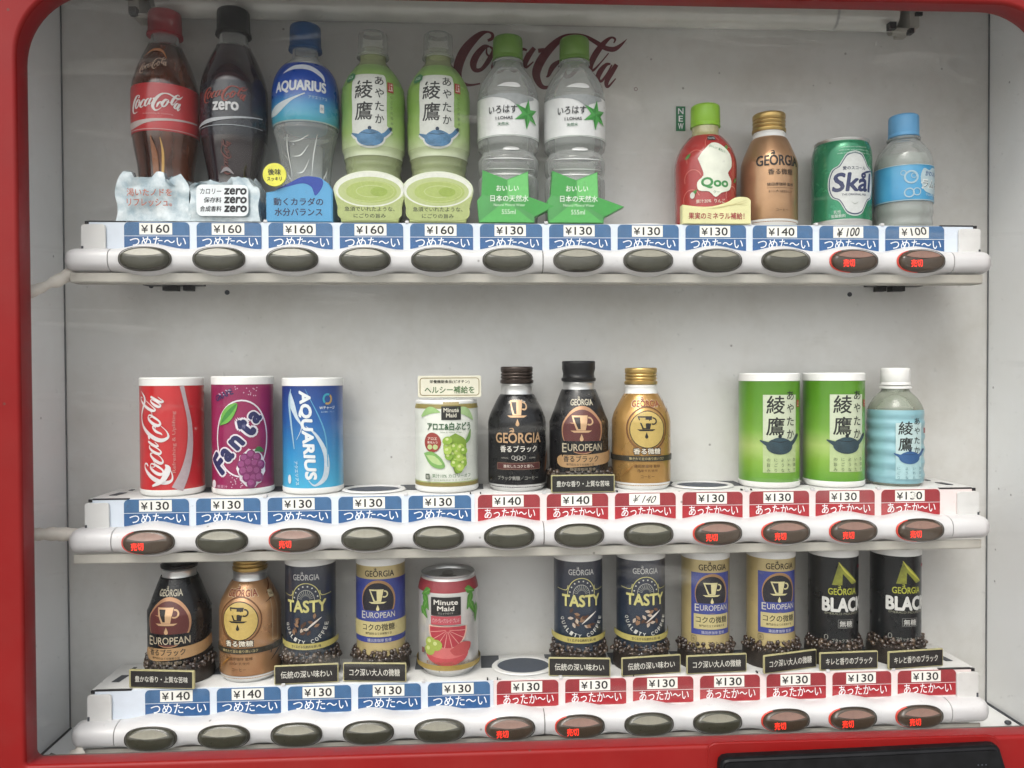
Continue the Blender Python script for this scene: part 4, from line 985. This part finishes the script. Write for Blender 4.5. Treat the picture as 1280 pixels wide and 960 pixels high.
p.text('アロエ&白ぶどう', .0040, .0735, .0500, .0085, '33603a', .03); p.text('Aloe & White Grape', .006, .0670, .024, .0018, '55704a')
p.ell(-.0150, .0560, .0098, .0108, '983c34', 24); p.text('アロエ', -.0150, .0600, .011, .0030, 'e2d8c8', .02); p.text('果肉入り', -.0150, .0560, .012, .0026, 'e2d8c8', .02); p.ell(-.0180, .0510, .0030, .0028, 'b8c88a', 12); p.ell(-.0115, .0510, .0030, .0028, 'b8c88a', 12)
p.poly(catmull([(-.026, .044), (-.016, .046), (-.006, .040), (-.001, .030), (-.008, .0275), (-.018, .032), (-.026, .044)], 4), '7aa95c'); p.poly(catmull([(-.023, .042), (-.012, .041), (-.004, .032), (-.014, .0335), (-.023, .042)], 4), 'b4cc8c')
p.stroke([(.018, .052, .001), (.026, .060, .005), (.0290, .070, .0008)], '6f9a4f')
random.seed(9)
p.poly(catmull([(.010, .066), (.022, .058), (.022, .042), (.017, .026), (.010, .022), (.006, .034), (-.002, .044), (-.001, .058), (.010, .066)], 4), '7f9f38')
for k in range(26):
    y_ = random.uniform(.026, .062); q_ = 1-abs(y_-.052)/.034; x_ = .010+random.uniform(-.0125, .0125)*max(.35, q_)+(.004 if y_ < .04 else 0)
    p.ell(x_, y_, .0042, .0043, ('93b544', 'a9c458', '86aa3c')[k % 3], 16); p.ell(x_-.001, y_+.0012, .0016, .0016, 'cfdc94', 8)
p.text('果汁10% カロリーオフ', .0060, .0200, .0400, .0042, '4a7048', .015); p.text('アロエ&白ぶどうミックス飲料', .0060, .0155, .0420, .0020, '7c8f58'); p.rect(-.0190, .0190, .0048, .0062, '3b4a38', .0006); p.text('缶', -.019, .019, .0034, .004, 'd8d8cc')
p.build('label_print', t, wrap([(.0352, 0), (.0352, .093), (.0346, .097), (.0338, .0985)], .0352), STEP)
h_ = prism('header_card', rrpts(.0040, .1165, .0700, .0240, .0020, 4), -.0185, -.0170, mat('card_cream', (.60, .58, .47), .5), t, .0004)
box('header_post', -.004, .012, -.0168, -.0150, .0950, .1120, petm, t)
p = Pr(.0001); p.frame(.0040, .1165, .0660, .0200, .0009, '8a7a50', .0035); p.text('栄養機能食品(ビオチン)', .0040, .1218, .0440, .0042, '3a3a2e', .03); p.text('ヘルシー補給を', .0040, .1130, .0550, .0080, '3f6a34', .02)
p.build('header_print', h_, flat(-.0185))
# black coffee bottle
blk = mat('can_black', (.007, .007, .008), .27, coat=.15, var=.25, spec=.35)
tan = mat('print_tan', (.50, .32, .18), .35, metal=.3)
t, R = alu_bottle('black_coffee_bottle', 'black coffee bottle with brown screw cap and large tan lettering below a cup emblem', -.0250, Z2, G2, .0328, .0760, .1075, .1195, .1385, blk, dkcap, 3)
p = Pr(); p.text('猿田彦珈琲 監修', -.002, .1010, .0260, .0034, 'c8c4bc', .02, 0, 0, .03); dripper(p, -.001, .0910, .0240, tan, '14110f')
georgia(p, .000, .0600, .0540, tan, .0110); p.text('香るブラック', .000, .0480, .0420, .0072, 'd6d2c8', .025)
for k in range(5): p.ring(-.0060+k*.0028, .0385-(k % 2)*.0012, .0022, .0022, .0004, 'c4c0b8', 16)
p.text('OFFICIAL', -.0155, .0380, .0080, .0016, 'a8a49c'); p.text('COFFEE', .0150, .0380, .0080, .0016, 'a8a49c')
p.rect(.0, .0290, .0500, .0075, '8a6a58'); p.rect(.0, .0290, .0490, .0065, '4c1c1a'); p.text('進化したコクと香り。', 0, .0290, .0340, .0034, 'd0c4b8', .02); p.text('ブラック無糖／コーヒー', -.001, .0160, .0460, .0046, 'a9a7a0')
p.frame(.0370, .0840, .0070, .0330, .0004, 'b0aca4', .0008); p.vert('コクと香り', .0370, .0960, .0045, .0058, 'b0aca4'); p.vert('監修', .0370, .0640, .0045, .0055, 'b0aca4')
p.stroke([(.034, .022, .001), (.038, .034, .004), (.041, .045, .001)], '8a5a38'); p.stroke([(.043, .022, .001), (.044, .034, .003), (.042, .050, .001)], '6a4630')
p.build('label_print', t, wrap(R, .0328), STEP)
# european style bottle on beans (used on two shelves)
def euro_bottle(x, z, g, label, rz, prz, wide):
    t, R = alu_bottle('european_coffee_bottle', label, x, z, g, .0335, .0760, .1105, .1215, .1445, blk, blkcap, 1, alu, .0190, rz, 1)
    p = Pr(.0007); georgia(p, .000, .0985, .0330, 'c9c1ac', .0068)
    p.ell(.0, .0680, .0240, .0265, mat('ring_copper', (.40, .22, .12), .35, metal=.4), 36); p.ell(-.0005, .0665, .0222, .0240, mat('seal_maroon', (.085, .018, .016), .4), 36)
    p.poly([(-.025, .0560), (.025, .0560), (.026, .0445), (-.026, .0445)], blk)
    dripper(p, -.001, .0740, .0240, tan, '1c1412'); p.text('E', -.0205, .0485, .0052, .0098, 'b8ac94', .01); p.text('UROPEAN', .0030, .0490, .0390, .0078, 'b8ac94', .008)
    p.stroke([(-.0240, .0405, .0004), (-.024, .0340, .0130), (.0, .0345, .0130), (.034, .0370, .0125), (.054, .0420, .0115)], 'ad8a60'); p.text('香るブラック', -.0020, .0365, .0390, .0072, '221a14', .02); p.text('専門店仕立ての深煎り豆', -.003, .0302, .0300, .0024, '3a2c20', .02)
    p.text('猿田彦珈琲 監修', .0, .0250, .0280, .0034, '8a7c68', .01); p.text('ブラック無糖／コーヒー', .0, .0208, .0360, .0032, '6e6860', .01)
    p.build('label_print', t, wrap(R, .0335), (.0035, .0022))
    lathe('base_tray', [(0, 0), (.0365, 0), (.0370, .004), (.0352, .019), (.0340, .021)], BASED, t, 48)
    beans(t, .0360, .0340, .0170, 3 if wide else 2, 4, -120, 120)
    pl = prism('caption_plate', rrpts(-.001, .0100, .0700 if not wide else .0720, .0195, .0012, 3), -.0405, -.0380, plateg, t, .0006); pl.rotation_euler = (0, 0, radians(prz))
    p = Pr(.0001); p.rect(0, 0, .0676, .0172, platem, .0008); p.text('豊かな香り・上質な苦味', 0, 0, .0580, .0064, 'd8d6cc', .015); p.build('caption_text', pl, flat(-.0405, -.001, .0100))
euro_bottle(.0456, Z2, G2, 'black coffee bottle with tall black cap, maroon seal and caption plate on the middle shelf', 0, 0, 0)
# gold coffee bottle (two shelves)
goldm = mat('can_gold', (.44, .25, .075), .28, metal=.55, var=.12, coat=.3, scale=25)
goldd = mat('can_copper', (.42, .23, .11), .28, metal=.55, var=.12, coat=.3, scale=25)
def gold_bottle(x, z, g, label, bm_, capm, nm, shift=0):
    t, R = alu_bottle('gold_coffee_bottle', label, x, z, g, .0333, .0760, .1075, .1175, .1365, bm_, capm, 3, nm)
    p = Pr(); georgia(p, shift+.001, .0965, .0440, 'd8c4a0', .0082); georgia(p, shift+.001, .0965, .0425, '8a3a20', .0070)
    p.ring(shift+.0005, .0690, .0245, .0250, .0016, '6e4420', 32); p.ell(shift+.0005, .0680, .0205, .0210, 'c2a860', 32); p.ring(shift+.0005, .0680, .0205, .0210, .0010, '3a2a16', 32)
    dripper(p, shift-.0005, .0740, .0210, '1e1812', 'b8a058'); p.text('香る微糖', shift+.0, .0440, .0310, .0072, '2a1c10', .08); p.text('香る微糖', shift+.0, .0440, .0300, .0064, 'e4dcc8', .02)
    p.rect(0, .0358, .17, .0060, '2e2a1e'); p.text('挽きたて豆の香り高いコク', shift, .0358, .0400, .0032, 'b8a878', .01); p.text('猿田彦珈琲 監修', shift, .0275, .0290, .0034, '5a3a1a', .015); p.text('国産牛乳使用', shift, .0225, .0220, .0028, '5a3a1a'); p.text('コーヒー', shift, .0160, .0150, .0034, '4a3218')
    p.stroke([(.030, .094, .0004), (.040, .102, .0020), (.046, .110, .001)], '6a3a1c'); p.stroke([(-.030, .014, .0004), (-.02, .024, .0016), (-.012, .030, .0004)], '9a6a2a')
    p.stroke([(.026, .086, .0004), (.040, .092, .0014), (.05, .10, .0006)], '5a3218')
    if z == Z3:
        p.frame(.0365, .0700, .0080, .0540, .0004, 'cdbd9c', .0006); p.rect(.0365, .0930, .0072, .0070, 'b8a888'); p.text('微糖', .0365, .0930, .0058, .0030, '4a3a20')
        p.stroke([(.030, .030, .001), (.034, .038, .0024), (.044, .040, .001)], '2a1a10'); p.stroke([(.030, .022, .0004), (.040, .030, .0018), (.048, .034, .0005)], '2a1a10')
    else: p.vert('飲料コーヒー', -.040, .086, .0042, .0060, '5a3a1a')
    p.build('label_print', t, wrap(R, .0333), STEP)
gold_bottle(.1174, Z2, G2, 'shiny gold coffee bottle with gold screw cap and round cup emblem on the middle shelf', goldm, gold, wcap)
# green tea cans
def tea_can(x, label):
    t = rim_can('green_tea_can', label, x, Z2, G2, .0338, .1298, mat('tea_can_green', (.1, .1, .1), .3, coat=.4, grad=[(.006, '4f8a1c'), (.030, '7da63a'), (.048, 'a3ba6a'), (.066, '6f9f38'), (.095, '558c20'), (.123, '4c8216')]))
    p = Pr(); p.rect(.0015, .0620, .0400, .0870, 'b3c48f'); p.rect(.0015, .0800, .0400, .0510, 'c6cfb4')
    kanji_label(p, .0, .0800, .0400); teapot(p, .001, .0490, .0420, mat('pot_dark', (.018, .045, .060), .4, var=.3), '0e1c20')
    p.rect(.0250, .0955, .0050, .0080, 'a0402e'); p.text('上', .0250, .0955, .0034, .0050, 'dcd6c4')
    for k, s_ in enumerate(('急須で', 'いれた', 'ような', 'にごり', 'の旨み')): p.vert(s_, .0175-k*.0075, .0330, .0046, .0058, '3c4a28')
    p.build('label_print', t, cw(.0338), (.003, 0))
tea_can(.2668, 'green tea can with white rims standing next to the empty cup holder')
tea_can(.3434, 'green tea can with white rims standing beside the pale blue bottle')
# pale blue small bottle
t = thing('pale_blue_tea_bottle', 'small bottle with pale blue sleeve, teapot label and white cap', 'bottle', (.4172, YC, Z2), G2)
K = [(.026, 0), (.0295, .004)]+[(.0302+.0007*sin(k*1.6), .008+k*.0038) for k in range(19)]+[(.0303, .083), (.0285, .091), (.0225, .1010), (.0155, .1080), (.0148, .1130)]
R = smp(K, 4); lathe('body', [(0, 0)]+R, petb, t)
lathe('label', sub(R, .0035, .0870, .0003, 60), mat('sleeve_blue', (.20, .38, .43), .3, coat=.4, var=.12, scale=14, stretch=(1, 1, 6)), t)
p = Pr(.0006); p.rect(.0005, .0410, .0300, .0640, 'a9ccd0'); p.rect(.0005, .0530, .0300, .0390, 'bdd4d4'); kanji_label(p, -.0008, .0560, .0300); teapot(p, .001, .0340, .0320, '2f5a8c', '1c3658')
for k, s_ in enumerate(('急須で', 'いれた', 'ような', 'にごり')): p.vert(s_, .0125-k*.0080, .0215, .0040, .0052, '4a707c')
p.rect(.0195, .0640, .0040, .0060, '9a5a58'); pass
p.build('label_print', t, wrap([(.0309, 0), (.0309, .084), (.0290, .091)], .0302), STEP)
cap(t, .0160, .1150, .1350, wcap); lathe('neck_ring', [(.0148, .1110), (.0176, .1112), (.0176, .1132), (.0150, .1140)], wcap, t)

# ================================================================== bottom shelf
euro_bottle(-.4025, Z3, G3, 'black coffee bottle with maroon seal and caption plate, leftmost on the bottom shelf', -2, -5, 1)
gold_bottle(-.3250, Z3, G3, 'copper coloured coffee bottle with round cup emblem, second on the bottom shelf', goldd, gold, alu, -.004)
def tasty(x, label, seed, prz):
    t = rim_can('dark_blue_coffee_can', label, x, Z3, G3, .0277, .1335, mat('can_slate', (.1, .1, .1), .32, coat=.35, grad=[(.006, '22303e'), (.045, '1e2c3c'), (.10, '252c3c'), (.125, '383a44')]))  # greyer top holds the window pane's reflection veil in its colour
    p = Pr(); georgia(p, 0, .1130, .0290, 'b4b4b2', .0062); ye = 'c6c07a'
    p.stroke([(-.030, .0935, .0006), (-.0175, .0925, .0008), (-.0150, .0980, .0008)], ye, 3); p.stroke([(.030, .0935, .0006), (.0175, .0925, .0008), (.0150, .0980, .0008)], ye, 3)
    p.ring(0, .0880, .0160, .0190, .0009, ye, 28, 0, 180); p.ring(0, .0880, .0095, .0115, .0006, 'b0b0a8', 28, 0, 180)
    for a in range(15, 170, 22): p.ell(.0130*cos(radians(a)), .0880+.0153*sin(radians(a)), .0009, .0009, 'c8c8c0', 8)
    for a in range(10, 175, 16): p.stroke([(.004*cos(radians(a)), .0890+.004*sin(radians(a)), .0005), (.009*cos(radians(a)), .0890+.0105*sin(radians(a)), .0005)], '9c9c94', 1)
    p.text('TASTY', 0, .0815, .0430, .0125, ye, .035)
    random.seed(seed)
    for k in range(16):
        x_ = random.uniform(-.013, .013); y_ = .0620+random.uniform(-.010, .009); a = random.uniform(0, 3); c_ = random.choice(('6a4a34', '8a6a50', 'b8a898', '503424'))
        p.stroke([(x_-.003*cos(a), y_-.003*sin(a), .0006), (x_, y_, .0034), (x_+.003*cos(a), y_+.003*sin(a), .0006)], c_, 3)
    p.stroke([(.000, .0560, .0004), (.008, .0630, .0020), (.0160, .0690, .0004)], 'd4d0c8', 4)
    s_ = 'QUALITY COFFEE'; n_ = len(s_)
    for k, ch in enumerate(s_):
        if ch == ' ': continue
        a = radians(-168+156*k/(n_-1)); p.text(ch, .0215*cos(a), .0660+.0235*sin(a), .0030, .0042, 'c4c4bc', .02, 0, math.degrees(a)+90)
    p.stroke([(-.043, .0405, .0060), (-.02, .0385, .0066), (0, .0380, .0066), (.02, .0385, .0066), (.043, .0405, .0060)], 'b3a860'); p.text('甘く広がる伝統的な深い味', .0, .0380, .0300, .0032, '2a2818', .02); p.text('コーヒー', .003, .0275, .0150, .0032, '9a9c9c')
    p.build('label_print', t, cw(.0277), (.003, 0)); bean_base(t, '伝統の深い味わい', .0680, .0205, .0345, seed, prz)
tasty(-.2582, 'dark slate coffee can on beans beside the copper coloured bottle', 21, 3)
tasty(.0443, 'dark slate coffee can on beans next to the empty cup holder', 22, -6)
tasty(.1166, 'dark slate coffee can on beans standing left of a blue and gold can', 23, 6)
def eurocan(x, label, seed, prz, style):
    gb = mat('can_champagne', (.45, .36, .17), .3, metal=.3, coat=.3, var=.06)
    t = rim_can('blue_gold_coffee_can', label, x, Z3, G3, .0272, .1325, gb)
    p = Pr(); bl = mat('print_royal', (.030, .045, .22), .35, coat=.3)
    p.rect(.0, .0745, .0480 if style else .0850, .0700, bl); georgia(p, .0015, .1155, .0330, '3a2e18', .0066)
    p.ell(.0, .0860, .0195, .0225, 'a07a50', 32); p.ell(-.0005, .0850, .0180, .0205, '1c1a24', 32); p.poly([(-.022, .0750), (.022, .0750), (.022, .0640), (-.022, .0640)], bl)
    dripper(p, .0, .0900, .0200, 'cfc694', '1c1a24'); p.text('E', -.0170, .0700, .0046, .0080, 'c2c0b4', .01); p.text('UROPEAN', .0025, .0702, .0320, .0062, 'c2c0b4', .008)
    p.rect(.0, .0545, .0410 if style else .085, .0170, 'beb27e'); p.text('コクの微糖', .0, .0568, .0360, .0076, '282418', .02); p.text('専門店仕立ての深煎り豆', .0, .0500, .0290, .0026, '3c3624', .02)
    p.text('猿田彦珈琲 監修', .001, .0425, .0260, .0036, 'b4b4c0', .01); p.text('コーヒー', .003, .0305, .0160, .0038, '3a3424', .01)
    if style: p.frame(-.0205, .0345, .0062, .0070, .0004, '4a4228', .0012); p.text('缶', -.0205, .0345, .003, .003, '4a4228')
    p.build('label_print', t, cw(.0272), (.003, 0)); bean_base(t, 'コク深い大人の微糖', .0690, .0205, .0345, seed, prz)
eurocan(-.1800, 'blue and gold coffee can on beans beside the pink grapefruit can', 31, -5, 0)
eurocan(.1920, 'blue and gold coffee can on beans right next to a dark slate can', 32, 3, 1)
eurocan(.2690, 'blue and gold coffee can on a tilted bean base beside the black cans', 33, 14, 1)
# pink grapefruit can
t = thing('pink_grapefruit_can', 'silver can with pink grapefruit slices and green leaves on the bottom shelf', 'can', (-.1040, YC, Z3), G3)
R = [(.0290, .0030), (.0325, .0080), (.0338, .0130), (.0340, .0880), (.0335, .0950), (.0318, .1020), (.0300, .1065), (.0293, .1085)]
lathe('body', [(0, .0030)]+R, mat('can_silver', (.58, .57, .55), .3, metal=.5, var=.05, coat=.2), t)
lathe('foot_rim', [(0, .001), (.0240, .001), (.0255, 0), (.0268, 0), (.0300, .0042)], alu, t)
lid = lathe('lid', [(.0290, .1080), (.0303, .1095), (.0305, .1112), (.0296, .1118), (.0286, .1108), (.0278, .1070), (.0262, .1062), (.0255, .1072), (0, .1072)], alu, t)
lo = lathe('pull_tab', [(0, .1076), (.0075, .1076), (.0085, .1082), (.0075, .1090), (0, .1090)], alud, t, 24); lo.scale = (.8, 1.4, 1); 
lo2 = lathe('mouth_panel', [(0, .1073), (.0100, .1073), (.0105, .1076), (.0100, .1078), (0, .1078)], alud, t, 24); lo2.location = (0, -.012, 0)
p = Pr(); pk = 'a8323e'; pk2 = 'c86a68'
p.rect(0, .1000, .2, .0120, '96343c'); lg = '4f8a34'
for (x_, y_, dx, dy) in ((-.030, .094, .006, -.016), (-.024, .086, -.008, -.014), (.030, .094, -.006, -.016), (.026, .084, .008, -.014), (-.034, .078, .008, -.010), (.038, .080, -.002, -.018), (.020, .098, .012, -.004), (-.020, .098, -.010, -.006)):
    nx, ny = -dy, dx; L_ = math.hypot(dx, dy); nx, ny = nx/L_*.0042, ny/L_*.0042
    p.poly(catmull([(x_, y_), (x_+dx*.35+nx, y_+dy*.35+ny), (x_+dx*.8+nx*.6, y_+dy*.8+ny*.6), (x_+dx*1.25, y_+dy*1.25), (x_+dx*.8-nx*.6, y_+dy*.8-ny*.6), (x_+dx*.35-nx, y_+dy*.35-ny), (x_, y_)], 3)[:-1], lg); p.stroke([(x_, y_, .0003), (x_+dx*.6, y_+dy*.6, .0008), (x_+dx*1.1, y_+dy*1.1, .0003)], '7cae5a', 3)
p.rect(-.002, .0800, .0330, .0200, '1c1a1a', .0004); p.text('Minute', -.002, .0845, .0260, .0052, 'd8d4cc', .03); p.text('Maid', -.002, .0778, .0180, .0050, 'd8d4cc', .03); p.text('ミニッツメイド', -.002, .0725, .0160, .0022, 'c0bcb4')
p.rect(-.002, .0645, .0330, .0095, 'b04a54'); p.text('ピンク・グレープフルーツ・ブレンド', -.002, .0645, .0290, .0048, 'dcb8b8', .01)
p.poly([(.0+.0215*cos(radians(a)), .0560+.0230*sin(radians(a))) for a in range(172, 369, 8)], 'd8b0a0'); p.poly([(.0+.0198*cos(radians(a)), .0555+.0212*sin(radians(a))) for a in range(174, 367, 8)], pk)
for a in range(188, 360, 24): p.stroke([(.002*cos(radians(a)), .0545+.002*sin(radians(a)), .0004), (.019*cos(radians(a)), .0545+.020*sin(radians(a)), .0008)], 'd89a90', 1)
p.poly([(-.001+.024*cos(radians(a)), .0290+.0140*sin(radians(a))) for a in range(180, 361, 10)], 'b8484c'); p.poly([(-.001+.021*cos(radians(a)), .0290+.0060*sin(radians(a))) for a in range(0, 361, 15)][:-1], pk2)
p.poly(catmull([(.002, .032), (.014, .040), (.026, .038), (.022, .028), (.008, .026), (.002, .032)], 4), 'b24a4a')
for (x_, y_) in ((-.0190, .0400), (-.0120, .0375), (-.0200, .0320)): p.ell(x_, y_, .0062, .0062, '9cac4c', 18); p.ell(x_-.0015, y_+.0018, .0022, .0022, 'c4cc88', 10)
p.text('果汁１００％ ピンクグレープフルーツ', .0, .0180, .0480, .0034, '8c5a3a', .02); p.rect(0, .0125, .2, .0060, 'a89048'); p.rect(-.0290, .0300, .0040, .0060, '7a4a48')
p.build('label_print', t, wrap(R, .0340), STEP)
# black cans
def black_can(x, label, seed, prz):
    t = rim_can('black_coffee_can', label, x, Z3, G3, .0275, .1328, mat('can_jet', (.006, .007, .008), .28, coat=.15, var=.25, spec=.35))
    p = Pr(); gm_ = mat('mountain_green', (.20, .21, .025), .35, var=.35, scale=90)
    p.poly([(-.0130, .0930), (-.0055, .1190), (.0180, .0950), (.0100, .0935), (-.0015, .1060), (-.0020, .0930)], gm_)
    p.stroke([(-.0060, .1190, .0005), (.0020, .1080, .0020), (.0160, .0960, .0008)], 'c9c450', 4)
    georgia(p, -.0005, .0855, .0330, 'a9ac3c', .0072); p.text('BLACK', .0020, .0705, .0500, .0150, 'cfcfca', .045); p.text('EMERALD MOUNTAIN', .0010, .0605, .0430, .0026, '8a8a78')
    p.frame(.0025, .0490, .0180, .0095, .0003, '9c9c98', .0006); p.text('無糖', .0025, .0490, .0150, .0070, 'c4c4be', .01); p.text('ブラックコーヒー', .0010, .0300, .0280, .0042, 'a4a49c')
    p.text('I', .022, .1135, .001, .003, '8a2a3a'); p.ell(.0215, .1130, .0028, .0020, '8a2a3a', 12); p.ring(-.0190, .0330, .0022, .0030, .0005, 'a4a49c', 14)
    p.build('label_print', t, cw(.0275), (.003, 0)); bean_base(t, 'キレと香りのブラック', .0680, .0200, .0345, seed, prz)
black_can(.3432, 'black coffee can with white lettering on beans, standing right of the blue and gold cans', 41, 2)
black_can(.4180, 'black coffee can with white lettering on beans, last on the right of the bottom shelf', 42, 6)

# ------------------------------------------------------------------ the window pane
gl = clear('window_acrylic', 'fefefd', .002, 'b9b7b0', dirt=.008, edgef=.2, gloss=.035)
w_ = box('window_pane', -.540, .556, -.0445, -.0425, -.232, .60, gl, vm)
